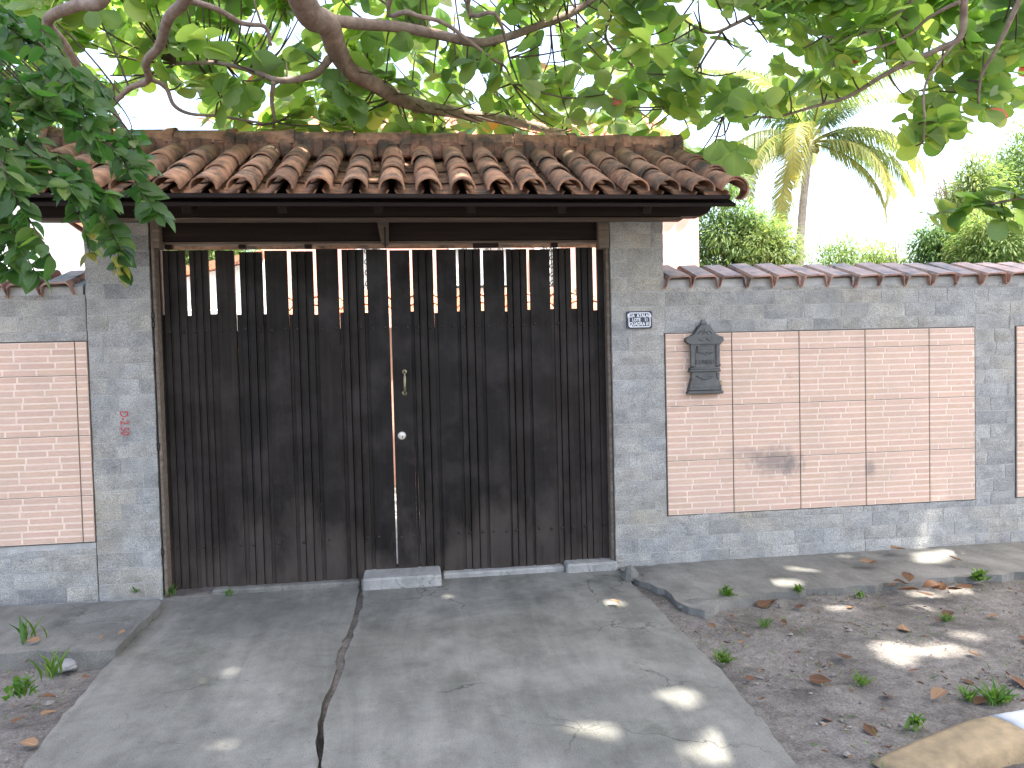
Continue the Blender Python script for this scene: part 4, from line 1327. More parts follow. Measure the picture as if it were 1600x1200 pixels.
# ------------------------------------------------------------------ sea almond tree
ATRUNK = Vector((2.3, -9.0, 0))
almond = empty('almond_tree', ATRUNK, 'sea almond tree with large round leaves spreading over the gate and street', 'tree')
fork = ATRUNK + Vector((-.1, .3, 2.9))
mb = MB(); tp = smooth_path([ATRUNK + Vector((0, 0, -.2)), ATRUNK + Vector((.03, .05, 1.4)), fork], 5)
mb.tube(tp, [.30 - .10 * i / len(tp) for i in range(len(tp))], 14)
mb.build('trunk', BARK, almond, smooth=True)
def P3(l): return [at(p[0], p[1], p[2] + .5) for p in l]
LIMBS = [  # pixel path with distance, start radius, end radius
    ([(410, -330, -2.6), (475, 0, -1.35), (512, 42, -.95), (530, 85, -.6), (548, 110, -.42), (600, 140, -.1), (648, 163, .15), (720, 178, .5), (800, 188, .9), (880, 208, 1.3)], .078, .034, 1),
    ([(508, 34, -1.0), (580, 37, -.75), (660, 47, -.55), (720, 62, -.45), (765, 66, -.4), (830, 45, -.3), (900, 18, -.3), (970, -40, -.2)], .036, .022, 0),
    ([(340, -140, -1.9), (292, -5, -1.3), (265, 30, -1.1), (250, 72, -.95), (228, 95, -.85), (230, 125, -.7), (203, 138, -.6), (180, 165, -.5)], .034, .014, 1),
    ([(230, 122, -.7), (258, 135, -.65), (272, 165, -.6), (300, 180, -.5), (350, 183, -.4), (410, 192, -.3)], .015, .007, 0),
    ([(516, 92, -.55), (490, 118, -.45), (440, 125, -.4), (400, 112, -.35), (340, 98, -.3), (275, 100, -.3)], .026, .010, 0),
    ([(430, 126, -.4), (426, 158, -.3), (429, 190, -.2)], .016, .010, 0),
    ([(280, 2, -1.2), (335, 15, -1.1), (378, 36, -1.0), (412, 42, -.95), (420, 70, -.9)], .017, .010, 0),
    ([(646, 160, .13), (651, 185, .3), (646, 212, .5)], .034, .022, 0),
    ([(190, -160, -2.0), (160, -10, -1.6), (120, 8, -1.45), (75, 28, -1.3), (97, 62, -1.15), (122, 108, -1.0), (160, 150, -.9), (196, 204, -.7)], .034, .014, 1),
    ([(620, -40, -1.0), (640, 20, -.9), (700, 40, -.8), (770, 90, -.6), (790, 105, -.5), (800, 130, -.4)], .016, .006, 1),
    ([(740, -40, -1.0), (775, 20, -.9), (790, 60, -.7), (800, 105, -.5)], .014, .006, 1),
    ([(1520, -160, -1.5), (1506, -10, -1.2), (1502, 58, -1.1), (1465, 80, -1.0), (1400, 106, -.85), (1340, 140, -.7), (1300, 158, -.6), (1220, 182, -.4), (1130, 182, -.2)], .026, .006, 1),
    ([(1640, -100, -1.6), (1590, 5, -1.4), (1570, 50, -1.3), (1550, 88, -1.2), (1535, 118, -1.1), (1530, 170, -1.0)], .018, .007, 1),
    ([(1470, -120, -1.2), (1430, -10, -1.0), (1415, 12, -.9), (1380, 40, -.8), (1325, 60, -.7), (1285, 58, -.6)], .014, .006, 1),
    ([(1500, 3, -1.2), (1450, 30, -1.0), (1420, 55, -.9), (1350, 82, -.8)], .012, .006, 0),
    ([(1300, -100, -.8), (1205, 0, -.6), (1150, 36, -.5), (1105, 52, -.4), (1065, 28, -.3)], .018, .007, 1),
    ([(1130, 44, -.45), (1105, 85, -.35), (1085, 120, -.2), (1060, 165, .1)], .010, .005, 0),
    ([(1505, 55, -1.1), (1450, 130, -1.0), (1445, 190, -.95), (1440, 222, -.9)], .010, .005, 0),
    ([(1800, 250, -1.2), (1690, 285, -1.0), (1600, 308, -.85), (1540, 322, -.75), (1465, 334, -.6)], .016, .005, 1),
    ([(1000, -80, .2), (960, 10, .3), (945, 60, .4), (985, 100, .5), (1040, 150, .7)], .018, .007, 1),
]
limb_pts = []; limb_cap = []
for k, (path, r0, r1, root_) in enumerate(LIMBS):
    pts = P3(path)
    if root_:      # carry the limb back to the fork behind the viewer
        s_ = pts[0]
        mid = fork.lerp(s_, .55) + Vector((0, 0, 1.1))
        pre = [fork, mid]
        pts = pre + pts
    sp = smooth_path(pts, 5)
    n = len(sp)
    npre = 10 if root_ else 0
    rr = []
    for i in range(n):
        if i < npre: rr.append(max(r0, .15 + (r0 - .15) * i / npre))
        else: rr.append(r0 + (r1 - r0) * (i - npre) / max(1, n - 1 - npre))
    rr = [r * (1 + .10 * noise.noise(Vector((i * .7, k, 0)))) for i, r in enumerate(rr)]
    sp = [p + Vector((noise.noise(p * 3), noise.noise(p * 3 + Vector((9, 0, 0))), noise.noise(p * 3 + Vector((0, 9, 0))))) * .018 for p in sp]
    MB().tube(sp, [r * 1.08 for r in rr], 9).build('branch', BARK, almond, smooth=True)
    limb_pts += sp
    if k in (0, 1, 2, 4, 8, 11): limb_cap += [(p, r) for p, r in zip(sp[npre:], rr[npre:])]
LP = np.array([tuple(p) for p in limb_pts])

# rosette sites: inside the view they follow the crown's underside, above it they fill the crown
BX = [0, 60, 180, 200, 320, 340, 1055, 1075, 1130, 1185, 1300, 1330, 1400, 1415, 1490, 1500, 1540, 1600, 1700]
BY = [190, 170, 140, 125, 140, 205, 205, 250, 262, 178, 160, 118, 125, 225, 225, 150, 165, 180, 185]
ros = []
rs = random.Random(4)
def add_site(px, py, Y):
    ros.append(np.array(at(px, py, Y)))
tries = 0
cells = {}
while tries < 6000:
    tries += 1
    px, py = rs.uniform(-120, 1720), rs.uniform(-110, 280)
    if py > np.interp(px, BX, BY): continue
    layer = rs.random()
    right = px > 1090
    if right and rs.random() < .42: continue
    if layer < .5: Y = rs.uniform(-.5, .4) if right else rs.uniform(-.2, .8)
    else:
        if right and rs.random() < .5: continue
        Y = rs.uniform(.3, 1.2) if right else rs.uniform(.9, 3.0)
    if not right and py > 150 and Y < .45: Y = rs.uniform(.6, 2.4)
    key = (int(px // 36), int(py // 32), Y > .85 if not right else Y > .35)
    if cells.get(key, 0) >= 1: continue
    cells[key] = cells.get(key, 0) + 1
    add_site(px, py, Y)
for px, py, Y in [(a_, b_, c_ + .5) for a_, b_, c_ in [(1445, 215, -.9), (1465, 190, -.95), (1540, 170, -1), (1465, 335, -.6), (1500, 330, -.65), (1540, 318, -.75), (1585, 300, -.8), (1570, 345, -.8), (1610, 330, -.85), (1115, 240, -.1), (1125, 255, -.1), (1100, 262, .05), (960, 190, .6), (1430, 228, -.9)]]:
    add_site(px, py, Y)
ros = np.array(ros)
OB = [leaf_template('obovate', 6, c_, f_, .02, s) for s, (c_, f_) in enumerate([(.06, .05), (.16, .10), (-.08, .06), (.24, .12), (.10, -.06), (.03, .14)])]
OBL = [leaf_template('obovate', 3, .15, .12, .0, s) for s in range(3)]
def rosettes(C, n_lo, n_hi, L_lo, L_hi, g, tilt=.75):
    d_, n_, p_, l_, t_ = [], [], [], [], []
    for c0 in C:
        ax = unit(np.array([g.normal(0, tilt), g.normal(-.55, tilt), .9]))
        a1 = unit(np.cross(ax, [.3, .9, .2])); a2 = np.cross(ax, a1)
        k = int(g.integers(n_lo, n_hi + 1)); ph = g.random() * 6.28
        base_t = g.uniform(.05, .8)
        for i in range(k):
            an = ph + i * 2.4 + g.normal(0, .2)
            el = g.uniform(-.35, .55)
            d = (a1 * math.cos(an) + a2 * math.sin(an)) * math.cos(el) + ax * math.sin(el) + np.array([0, 0, -.12])
            d_.append(d); n_.append(ax + g.normal(0, .22, 3)); p_.append(c0 + unit(d) * .012 + ax * g.uniform(-.03, .03))
            l_.append(g.uniform(L_lo, L_hi)); 
            tt = base_t + g.normal(0, .14)
            q = g.random()
            t_.append(np.clip(tt, 0, .93) if q > .009 else (g.uniform(.95, .975) if q > .004 else 1.0))
    return np.array(d_), np.array(n_), np.array(p_), np.array(l_), np.array(t_)
g = np.random.default_rng(3)
d, n_, p, L, t = rosettes(ros, 6, 10, .125, .215, g)
M_ = frames(d, n_, L, 1.12)
# keep the sky gaps of the crown open and the big limbs free of leaves in front of them
HOLES = [(1057, 197, 20, 13), (250, 168, 58, 27), (140, 92, 42, 13), (178, 118, 20, 14), (395, 42, 26, 20), (452, 45, 20, 18), (30, 108, 12, 10), (505, 5, 10, 10), (720, 55, 18, 20), (738, 130, 12, 12), (803, 60, 14, 22), (860, 78, 13, 26), (800, 92, 12, 10), (700, 12, 22, 12),
         (1085, 18, 38, 18), (1165, 40, 20, 22), (1128, 95, 30, 30), (1190, 85, 18, 30), (1100, 215, 22, 12), (1140, 205, 26, 14), (1180, 128, 22, 20), (1390, 125, 26, 14), (1425, 128, 22, 12), (1480, 62, 10, 12), (1260, 205, 95, 24), (1365, 165, 40, 26), (1345, 215, 60, 40), (1530, 240, 60, 25), (1470, 265, 90, 28), (1400, 300, 60, 40),
         (620, 95, 9, 9), (660, 120, 8, 8), (905, 130, 12, 14), (950, 60, 10, 14), (560, 20, 10, 12), (350, 60, 10, 9), (430, 85, 9, 9), (1240, 95, 14, 10), (1020, 60, 14, 10)]
def keep_mask(M_, P_):
    ok = np.ones(len(P_), bool)
    smp = leaf_samples(M_, P_)
    for k, q in enumerate(smp):
        x, y, w = project(q)
        if k in (1, 2, 3, 4):
            for hx, hy, ha, hb in HOLES:
                ok &= ~((((x - hx) / ha) ** 2 + ((y - hy) / hb) ** 2) < 1)
        for lp, lr in limb_cap:
            lx, ly, lw = project(np.array([tuple(lp)]))
            rad = lr * FPX / lw[0] + 2
            if k < 5: ok &= ~(((x - lx[0]) ** 2 + (y - ly[0]) ** 2 < rad ** 2) & (w < lw[0] + .05))
        ok &= sun_clear(q)
    return ok
ok = keep_mask(M_, p)
M_, p, L, t, d = M_[ok], p[ok], L[ok], t[ok], d[ok]
x, y, w = project(p + unit(d) * (L * .5)[:, None])
infr = (x > -20) & (x < 1620) & (y > -20) & (y < 420) & (w > .3)
score = np.where(infr, L / w, 0)
order = np.argsort(-score)
pick = [i for i in order[:300] if infr[i]]
pickset = np.zeros(len(p), bool); pickset[pick] = True
leafvar = {}
def leaf_obj(name, templates, mat, parent, Mx, pos, tint, key):
    vi = random.randrange(len(templates)); q = round(float(tint) * 12) / 12 if tint < .94 else round(float(tint), 2)
    kk = (key, vi, q)
    if kk not in leafvar: leafvar[kk] = leaf_mesh(name, templates[vi], mat, q)
    o = bpy.data.objects.new(name, leafvar[kk]); col.objects.link(o)
    o.parent = parent
    R4 = Matrix([list(map(float, r)) for r in Mx]).to_4x4(); R4.translation = Vector(tuple(map(float, pos))) - world_loc(parent)
    o.matrix_basis = R4
    return o
for i in pick: leaf_obj('leaf', OB, ALEAF, almond, M_[i], p[i], t[i], 'a')
rest = ~pickset
idx = g.integers(0, len(OB), len(p))
parts = [(OB[k], M_[rest & (idx == k)], p[rest & (idx == k)], t[rest & (idx == k)]) for k in range(len(OB))]
# crown above and behind the view
# (stands clear of the frame: it shades the street as the real crown does)
NC = 2100
C = np.stack([g.uniform(-1.4, 9.6, NC), g.uniform(-6.0, -.3, NC), g.uniform(8.8, 10.4, NC)], 1)
C = C[C[:, 1] < .22 - .217 * (C[:, 2] - 2.8)]
d2, n2, p2, L2, t2 = rosettes(C, 6, 8, .26, .36, g, .35)
M2 = frames(d2, n2, L2, 1.1)
ok2 = np.ones(len(p2), bool)
for q in leaf_samples(M2, p2):
    ok2 &= sun_clear(q)
    qx, qy, qw = project(q)
    ok2 &= ~((qw > .2) & (qx > -60) & (qx < 1660) & (qy > -25))
M2, p2, t2 = M2[ok2], p2[ok2], t2[ok2]
# leaves lining the gaps, so that the flecks come out rounded
rd, rn, rp_, rl = [], [], [], []
e1 = unit(np.cross(S_, [0, 1, 0])); e2 = np.cross(S_, e1)
for q0, r0 in FLECKS:
    for k in range(60):
        an = g.random() * 6.283; h_ = g.uniform(8.8, 10.2)
        o_ = e1 * math.cos(an) + e2 * math.sin(an); tg = -e1 * math.sin(an) + e2 * math.cos(an)
        c0 = q0 + S_ * ((h_ - q0[2]) / S_[2]) + o_ * (r0 + .052 + g.uniform(0, .12))
        l_ = g.uniform(.12, .19)
        rd.append(tg + g.normal(0, .08, 3)); rn.append(S_ + g.normal(0, .2, 3)); rp_.append(c0 - tg * l_ * .6); rl.append(l_)
rd, rn, rp_, rl = map(np.array, (rd, rn, rp_, rl))
M3 = frames(rd, rn, rl, 1.0); ok3 = np.ones(len(rl), bool)
for q in leaf_samples(M3, rp_):
    ok3 &= sun_clear(q, -.006)
M2 = np.concatenate([M2, M3[ok3]]); p2 = np.concatenate([p2, rp_[ok3]]); t2 = np.concatenate([t2, g.uniform(.1, .8, ok3.sum())])
i2 = g.integers(0, 3, len(p2))
parts += [(OBL[k], M2[i2 == k], p2[i2 == k], t2[i2 == k]) for k in range(3)]
link('foliage', mass_mesh('foliage', parts, ALEAF), almond, (0, 0, 0))['kind'] = 'stuff'
TWIG = mat_bark('twig_bark', (.055, .042, .03), (.12, .092, .068))
# twigs from rosettes to the nearest limb
tw = MB()
for c0 in ros:
    dd = np.linalg.norm(LP - c0, axis=1); j = int(dd.argmin())
    if dd[j] > .75 or dd[j] < .03 or abs(c0[2] - LP[j][2]) > .22 + .5 * (c0[0] < 2.4): continue
    a, b = Vector(LP[j]), Vector(c0)
    mid = a.lerp(b, .55) + Vector((rs.uniform(-.06, .06), rs.uniform(-.06, .06), rs.uniform(-.10, .0))) * dd[j]
    tw.tube(smooth_path([a, mid, b], 3), [.0075, .007, .0065, .006, .0055, .005, .0045], 5, cap=False)
tw.build('twigs', TWIG, almond, smooth=True)['kind'] = 'stuff'

# ------------------------------------------------------------------ ficus at the left edge
FT = Vector((-3.6, -2.9, 0))
ficus = empty('ficus_tree', FT, 'dark glossy leaved tree hanging in from the left edge before the roof', 'tree')
MB().tube(smooth_path([FT + Vector((0, 0, -.1)), FT + Vector((.05, .1, 1.2)), FT + Vector((.2, .2, 2.6)), FT + Vector((.5, .3, 3.6))], 4), [.13 - .006 * i for i in range(13)], 10).build('trunk', BARK2, ficus, smooth=True)
OV = [leaf_template('ovate', 5, c_, f_, .015, s) for s, (c_, f_) in enumerate([(.1, .2), (.25, .3), (-.05, .25), (.35, .15), (.15, .4)])]
rs = random.Random(8)
twigs = []
def ftwig(pts, k): twigs.append((smooth_path([at(*q) for q in pts], k + 1)))
# the fringe hanging before the tiles
ftwig([(120, 200, -2.2), (180, 235, -2.25), (215, 290, -2.25), (250, 335, -2.25)], 4)
ftwig([(110, 190, -2.1), (170, 225, -2.1), (200, 262, -2.1), (235, 330, -2.15)], 4)
ftwig([(60, 230, -2.4), (110, 255, -2.4), (130, 290, -2.4), (165, 305, -2.4)], 4)
ftwig([(90, 240, -2.2), (140, 300, -2.2), (165, 345, -2.2), (190, 395, -2.2)], 4)
ftwig([(120, 290, -1.9), (160, 330, -1.9), (180, 380, -1.9), (190, 425, -1.9)], 4)
ftwig([(80, 270, -1.7), (110, 310, -1.7), (130, 350, -1.7), (140, 395, -1.7)], 4)
ftwig([(0, 250, -2.7), (25, 310, -2.7), (50, 350, -2.7), (80, 400, -2.7)], 4)
ftwig([(-20, 280, -2.6), (10, 330, -2.6), (30, 380, -2.6), (55, 425, -2.6)], 4)
ftwig([(-30, 330, -2.5), (0, 360, -2.5), (15, 395, -2.5), (10, 425, -2.5)], 4)
ftwig([(20, 215, -2.5), (60, 270, -2.5), (100, 290, -2.5), (120, 300, -2.5)], 4)
ftwig([(130, 150, -2.0), (180, 180, -2.0), (210, 220, -2.05), (225, 265, -2.1)], 4)
ftwig([(140, 120, -1.9), (175, 150, -1.9), (205, 195, -1.95), (200, 240, -2.0)], 4)
for k in range(40):
    px, py = rs.uniform(-60, 150), rs.uniform(20, 270)
    if px > 90 and py < 80: continue
    Y = rs.uniform(-2.7, -1.6)
    ftwig([(px - 40, py - 40, Y), (px, py, Y), (px + rs.uniform(10, 40), py + rs.uniform(20, 50), Y + rs.uniform(-.1, .1))], 4)
for k in range(50):   # outside the frame, towards the trunk
    px, py = rs.uniform(-420, -50), rs.uniform(-160, 330)
    Y = rs.uniform(-2.8, -1.6)
    ftwig([(px - 40, py - 40, Y), (px, py, Y), (px + 30, py + 40, Y)], 4)
tb = MB(); fd, fn, fp, fl, ft_ = [], [], [], [], []
for wi, tp in enumerate(twigs):
    tb.tube(tp, [.0042 * (1 - .6 * i / len(tp)) for i in range(len(tp))], 5, cap=False)
    n = len(tp); side = 1
    for i in range(2, n):
        for rep in range(2 if i < n - 1 else 4):
            q = tp[i].lerp(tp[i - 1], rs.random() * .7)
            tan = (tp[min(i + 1, n - 1)] - tp[i - 1]).normalized()
            side = -side
            out = Vector((rs.uniform(-1, 1) + side * .9, rs.uniform(-.7, .4), rs.uniform(-.9, .55)))
            dd = (out + tan * .45 + Vector((0, 0, -.08))).normalized()
            fd.append(tuple(dd)); fp.append(tuple(q)); fl.append(rs.uniform(.056, .096))
            fn.append((rs.gauss(0, .6), -.45 + rs.gauss(0, .6), .65))
            yel = wi in (4, 5) and i >= n - 4
            ft_.append(1.0 if (yel and rs.random() < .6) else min(.93, max(0, rs.gauss(.45, .25))))
fd, fn, fp, fl, ft_ = map(np.array, (fd, fn, fp, fl, ft_))
FM = frames(fd, fn, fl, 1.14)
okf = np.ones(len(fp), bool)
for q in leaf_samples(FM, fp):
    qx, qy, qw = project(q)
    for hx, hy, ha, hb in [(250, 168, 70, 40), (140, 92, 40, 14), (12, 112, 8, 14), (105, 390, 22, 40), (75, 345, 12, 8)]:
        if True: okf &= ~((((qx - hx) / ha) ** 2 + ((qy - hy) / hb) ** 2) < 1)
FM, fp, fl, ft_ = FM[okf], fp[okf], fl[okf], ft_[okf]
x, y, w = project(fp)
inf_ = (x > -15) & (x < 400) & (y > -20)
order = np.argsort(-np.where(inf_, fl / w, 0))
pick = [i for i in order[:300] if inf_[i]]
ps = np.zeros(len(fp), bool); ps[pick] = True
for i in pick: leaf_obj('leaf', OV, FLEAF, ficus, FM[i], fp[i], ft_[i], 'f')
ii = g.integers(0, len(OV), len(fp))
link('foliage', mass_mesh('foliage', [(OV[k], FM[~ps & (ii == k)], fp[~ps & (ii == k)], ft_[~ps & (ii == k)]) for k in range(len(OV))], FLEAF), ficus)['kind'] = 'stuff'
tb.build('twigs', BARK2, ficus, smooth=True)['kind'] = 'stuff'
hubs = [at(20, 150, -2.3), at(-40, 60, -2.3), at(-60, 240, -2.5), at(80, 190, -2.1)]
for hb_ in hubs:
    MB().tube(smooth_path([FT + Vector((.25, .2, 2.8)), (FT + Vector((.25, .2, 2.8))).lerp(hb_, .5) + Vector((0, 0, .15)), hb_], 5), [.035 - .0025 * i for i in range(11)], 7).build('branch', BARK2, ficus, smooth=True)

# ------------------------------------------------------------------ ground litter
DL = [leaf_template('obovate', 5, c_, f_, .05, s) for s, (c_, f_) in enumerate([(.15, .3), (-.12, .2), (.22, -.2), (.1, .35)])]
dlm = [[leaf_mesh('dry_leaf', tm_, DLEAF, q) for q in (.15, .5, .85)] for tm_ in DL]
def zat(x, y): return -.018 + .012 * noise.noise(Vector((x * 2.2, y * 2.2, 3)))
def dry_leaf(px, py, L_=.14, z=None, tint=None, label=None, group='fallen dry leaves on the dirt'):
    q = gnd(px, py, 0 if z is None else z)
    zz = (z if z is not None else zat(q.x, q.y)) + .012
    q = gnd(px, py, zz)
    L_ *= .82
    me = rs.choice(dlm)[rs.randrange(3) if tint is None else tint]
    o = link('dry_leaf', me, None, q, rot=(rs.uniform(-.25, .25), rs.uniform(-.35, .35), rs.uniform(0, 6.28)), scale=(L_, L_, L_ * .6))
    return tag(o, label or 'curled brown dry leaf lying on the dirt right of the driveway', 'dry leaf', group)
for px, py, L_ in [(1312, 1022, .13), (1300, 1065, .12), (1455, 1093, .12), (1580, 1055, .14), (1205, 940, .13), (1215, 936, .11), (1330, 950, .09), (1470, 968, .10), (1410, 975, .12), (1475, 965, .11), (1590, 995, .12), (1250, 945, .1), (1160, 1000, .06), (1105, 975, .07), (1180, 1060, .07), (1240, 1020, .06), (1390, 1090, .08), (1350, 1130, .09), (1280, 1120, .07), (1530, 1025, .08), (1560, 960, .1), (1500, 1060, .07), (1420, 1050, .07), (1545, 1090, .09), (1190, 1090, .06), (1140, 960, .06), (1230, 975, .06)]:
    dry_leaf(px, py, L_)
for px, py, L_ in [(1385, 915, .14), (1400, 920, .15), (1420, 910, .14), (1440, 918, .15), (1455, 912, .15), (1470, 920, .13), (1490, 918, .13), (1505, 920, .12), (1430, 925, .12), (1395, 908, .12)]:
    dry_leaf(px, py, L_, .02 + rs.uniform(0, .03), None, 'large brown dry leaf in the heap at the right ledge edge', 'heap of dry leaves at the ledge')
for px, py, L_ in [(1415, 857, .15), (1505, 878, .13), (1340, 876, .11), (1362, 880, .1)]:
    dry_leaf(px, py, L_, .055, None, 'brown dry leaf lying on the right concrete ledge', 'dry leaves on the ledge')
dry_leaf(968, 944, .10, .016, 2, 'single pale dry leaf on the right driveway slab', None)
for px, py, L_ in [(190, 905, .05), (40, 1003, .09), (158, 993, .06), (185, 992, .06)]:
    dry_leaf(px, py, L_, .05 if py > 950 else .02, 2, 'pale dry leaf lying on the left concrete ledge', 'dry leaves on the left ledge')
for px, py, L_ in [(60, 1090, .1), (90, 1110, .09), (20, 1130, .1), (130, 1060, .07), (30, 1160, .1)]:
    dry_leaf(px, py, L_, None, None, 'dry leaf in the weedy hollow left of the driveway', 'dry leaves in the hollow')

BL = leaf_template('lance', 3, .35, .3, 0, 2)
BLW = leaf_template('ovate', 3, .3, .3, 0, 2)
def weed(px, py, h, n, label, z=None, broad=False, spread=.5, group=None, Y=None):
    h *= .72
    q = gnd(px, py, 0 if z is None else z)
    if z is None: q = gnd(px, py, zat(q.x, q.y) - .004)
    gg = np.random.default_rng(int(px * 7 + py))
    an = gg.random(n) * 6.28
    sp_ = gg.random(n) * spread
    dd = np.stack([np.cos(an) * sp_, np.sin(an) * sp_, np.ones(n)], 1)
    nn = np.stack([-np.cos(an), -np.sin(an), .3 * np.ones(n)], 1) + gg.normal(0, .3, (n, 3))
    Lw = h * gg.uniform(.55, 1.1, n)
    pp = np.stack([gg.normal(0, h * .22, n), gg.normal(0, h * .18, n), np.zeros(n) - .004], 1)
    if broad: pp[:, 2] += gg.random(n) * h * .6; Lw *= .55
    me = mass_mesh('weed', [(BLW if broad else BL, frames(dd, nn, Lw, .9 if broad else .5), pp, gg.random(n))], GRASS)
    tag(link('weed', me, None, q), label, 'weed', group)
weed(1198, 862, .11, 46, 'leafy green weed at the right wall foot below the letterbox', .05, True, .9)
weed(1138, 935, .12, 40, 'green weed at the broken corner of the right ledge', .0, True, .9)
weed(1248, 928, .09, 30, 'green weed against the ledge front nearest the leaf heap', .0, True, .9)
weed(1345, 935, .08, 26, 'small weed just left of the dry leaf heap', None, True, .9)
weed(1530, 908, .12, 70, 'wide low weed right of the dry leaf heap', .0, True, 1.2)
weed(1430, 1140, .10, 34, 'bright green weed beside the ochre kerb stone', None, True, .8)
weed(1195, 980, .09, 22, 'loose grass tuft in the dirt right of the driveway bend', None, False, .8)
weed(1130, 1035, .10, 60, 'grass tuft growing along the right driveway edge', None, False, .9)
weed(1480, 970, .08, 36, 'grass tuft right of the middle sun flecks', None, False, 1.0)
weed(1345, 1070, .09, 30, 'thin grass tuft between fallen leaves on the dirt', None, False, .9)
weed(1560, 1100, .14, 50, 'grass clump behind the ochre kerb stone', None, False, .8)
weed(1515, 1095, .10, 30, 'smaller grass clump left of the one behind the kerb', None, False, .8)
weed(265, 930, .12, 46, 'grass tuft at the left gate jamb', .0, False, .5)
weed(358, 930, .08, 30, 'grass tuft under the left gate leaf', .0, False, .7)
weed(212, 925, .07, 26, 'small grass tuft at the left pillar foot', .045, False, .7)
weed(36, 1090, .15, 44, 'bright leafy weed in the hollow left of the driveway', None, True, .7)
weed(80, 1060, .20, 16, 'tall thin grass blades in the left hollow', None, False, .25)
weed(44, 1005, .22, 9, 'thin grass blades on the left ledge edge', .02, False, .25)
# moss and low ground cover, tiny pebbles and crumbs: uncountable
gg = np.random.default_rng(17)
def scatter(n, xr, yr, tmpl, mat, smin, smax, name, label, cat, keep, z0=-.02, upr=1.0):
    P_ = np.stack([gg.uniform(*xr, n), gg.uniform(*yr, n), np.zeros(n)], 1)
    P_ = P_[[bool(keep(a)) for a in P_]]
    P_[:, 2] = [zat(a[0], a[1]) + z0 for a in P_]
    m = len(P_)
    dd = np.stack([gg.normal(0, .7, m), gg.normal(0, .7, m), np.ones(m) * upr], 1); nn = gg.normal(size=(m, 3))
    me = mass_mesh(name, [(tmpl, frames(dd, nn, gg.uniform(smin, smax, m), .6), P_, gg.random(m))], mat)
    tag(link(name, me), label, cat, kind='stuff')
def on_dirt(a):
    x, y, w = project(np.array([[a[0], a[1], 0.0]]))
    edge = np.interp(y[0], [884, 905, 958, 1003, 1050, 1105, 1160, 1215, 1420], [968, 985, 1040, 1085, 1132, 1180, 1222, 1262, 1380]) + 10
    if a[1] > -.7: return False
    left = np.interp(y[0], [1000, 1066, 1125, 1215, 1420], [190, 130, 80, 10, -190]) - 10
    dens = noise.noise(Vector((a[0] * 2.5, a[1] * 2.5, 8))) + .25
    return (x[0] > edge or x[0] < left) and gg.random() < dens * 1.3
scatter(5200, (-3.5, 5.5), (-3.6, -.6), BL, GRASS, .012, .04, 'ground_cover', 'thin scattered grass sprouts on the dirt', 'grass', on_dirt, 0, .6)
def litter_ok(a):
    return on_dirt((a[0], a[1], 0)) or (gg.random() < .25 and on_dirt((a[0] + gg.uniform(-.12, .12), a[1], 0)))
scatter(5200, (-3.5, 5.5), (-3.6, -.6), BLW, DLEAF, .008, .034, 'leaf_crumbs', 'crumbled dry leaf bits strewn on the dirt', 'leaf litter', litter_ok, .006, .08)
# pebbles
pv = []
def pebbles():
    mb = MB(); n = 0
    base = [Vector(v).normalized() for v in [(1, 0, 0), (-1, 0, 0), (0, 1, 0), (0, -1, 0), (0, 0, 1), (0, 0, -1)]]
    fc = [(0, 2, 4), (2, 1, 4), (1, 3, 4), (3, 0, 4), (2, 0, 5), (1, 2, 5), (3, 1, 5), (0, 3, 5)]
    while n < 3200:
        x, y = rs.uniform(-3.2, 5.2), rs.uniform(-3.3, -.7)
        if not (on_dirt((x, y, 0)) or (n % 4 == 0 and on_dirt((x, y, 0)))):
            n += .2; continue
        s_ = rs.uniform(.003, .011) * (2 if rs.random() < .04 else 1)
        mb.add([Vector((x, y, zat(x, y) + s_ * .1)) + Vector((b.x * rs.uniform(.7, 1.3), b.y * rs.uniform(.7, 1.3), b.z * rs.uniform(.4, .8))) * s_ for b in base], fc)
        n += 1
    tag(mb.build('gravel', mat_plain('gravel', (.08, .072, .064), (.22, .2, .18), 60, .9, 0), recenter=False), 'small pebbles and crumbs strewn over the dirt', 'gravel', kind='stuff')
pebbles()
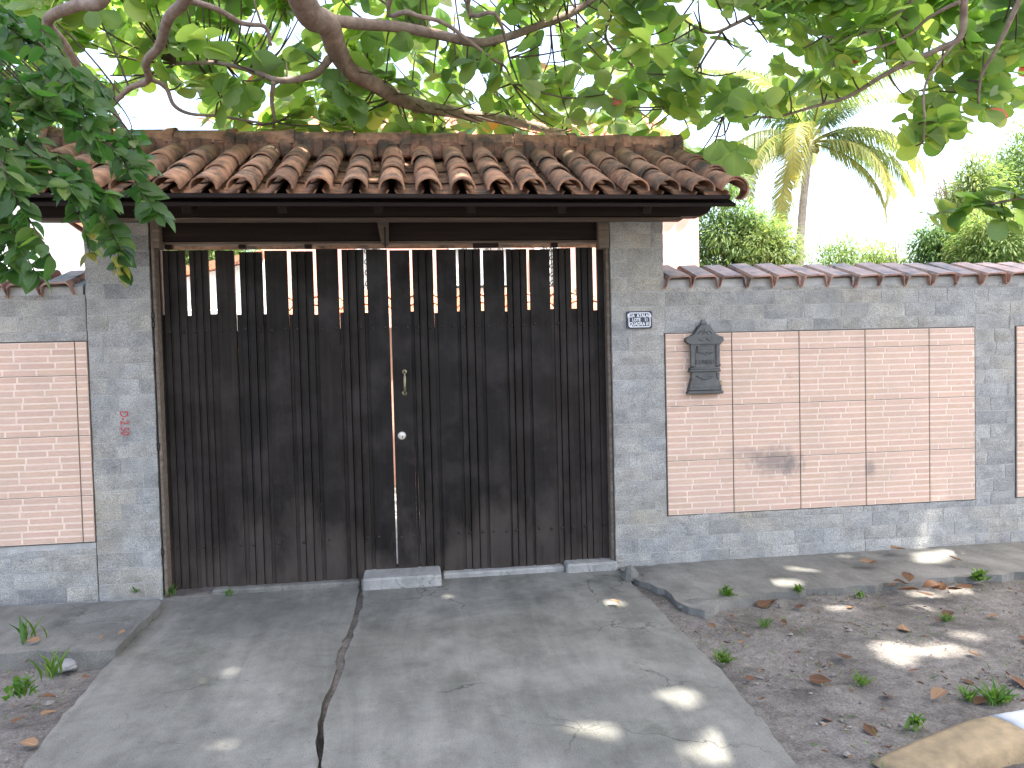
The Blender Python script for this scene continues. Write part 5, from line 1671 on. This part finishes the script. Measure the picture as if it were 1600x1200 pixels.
# pale stone in the hollow, broken concrete lump at the ledge corner
def rock(px, py, sx, sy, sz, mat, label, seed, z=0.0):
    q = gnd(px, py, z)
    bm = bmesh.new(); bmesh.ops.create_icosphere(bm, subdivisions=3, radius=1)
    for v in bm.verts:
        k = 1 + .28 * noise.noise(v.co * 1.6 + Vector((seed, 0, 0))) + .08 * noise.noise(v.co * 5 + Vector((seed, 0, 0)))
        v.co = Vector((v.co.x * sx * k, v.co.y * sy * k, v.co.z * sz * k))
    me = bpy.data.meshes.new('rock'); bm.to_mesh(me); bm.free(); me.materials.append(mat)
    return tag(link('rock', me, None, q), label, 'rock')
rock(98, 1040, .075, .05, .03, ROCK, 'pale flat stone in the hollow left of the driveway', 3, -.03)
rock(1095, 945, .13, .06, .035, LEDGE, 'broken concrete lump at the corner of the right ledge', 5, .0)
rock(985, 900, .05, .05, .07, LEDGE, 'dark jagged stone at the right pillar foot', 8, .02)
# ochre kerb stone at the lower right corner
kb = empty('kerb_stone', gnd(1500, 1180, 0), 'low painted kerb, ochre then white, entering at the lower right corner', 'kerb')
ka, kb_, kc = gnd(1390, 1203, .0), gnd(1580, 1155, .0), gnd(1760, 1125, .0)
def kerb_seg(a, b, r0, r1, mat, name):
    mb = MB(); N, seg = 8, 8
    ax = (b - a).normalized(); sd = Vector((-ax.y, ax.x, 0))
    vs, fs = [], []
    for i in range(N + 1):
        t = i / N; r = r0 + (r1 - r0) * min(1, t * 1.25) ** .7; c0 = a.lerp(b, t)
        for k in range(seg + 1):
            an = math.pi * k / seg
            vs.append(c0 + sd * math.cos(an) * (.09 + r * .3) + Vector((0, 0, math.sin(an) ** .3 * r - .02 + .003 * noise.noise(c0 * 20))))
    for i in range(N):
        for k in range(seg):
            q = i * (seg + 1) + k
            fs.append((q, q + 1, q + seg + 2, q + seg + 1))
    fs += [tuple(range(seg + 1))[::-1], tuple(N * (seg + 1) + k for k in range(seg + 1))]
    return mb.add(vs, fs).build(name, mat, kb, smooth=True)
kerb_seg(ka, kb_, .005, .085, OCHRE, 'ochre_section')
kerb_seg(kb_ + (kc - kb_).normalized() * .008, kb_ + (kc - kb_).normalized() * .5, .087, .09, WHITEK, 'white_section')
ku = (kc - kb_).normalized()
for k in range(6):      # the painted line goes on along the street
    kerb_seg(kb_ + ku * (.508 + .508 * k), kb_ + ku * (1.0 + .508 * k), .09, .09, OCHRE if k % 2 == 0 else WHITEK, 'ochre_section' if k % 2 == 0 else 'white_section')
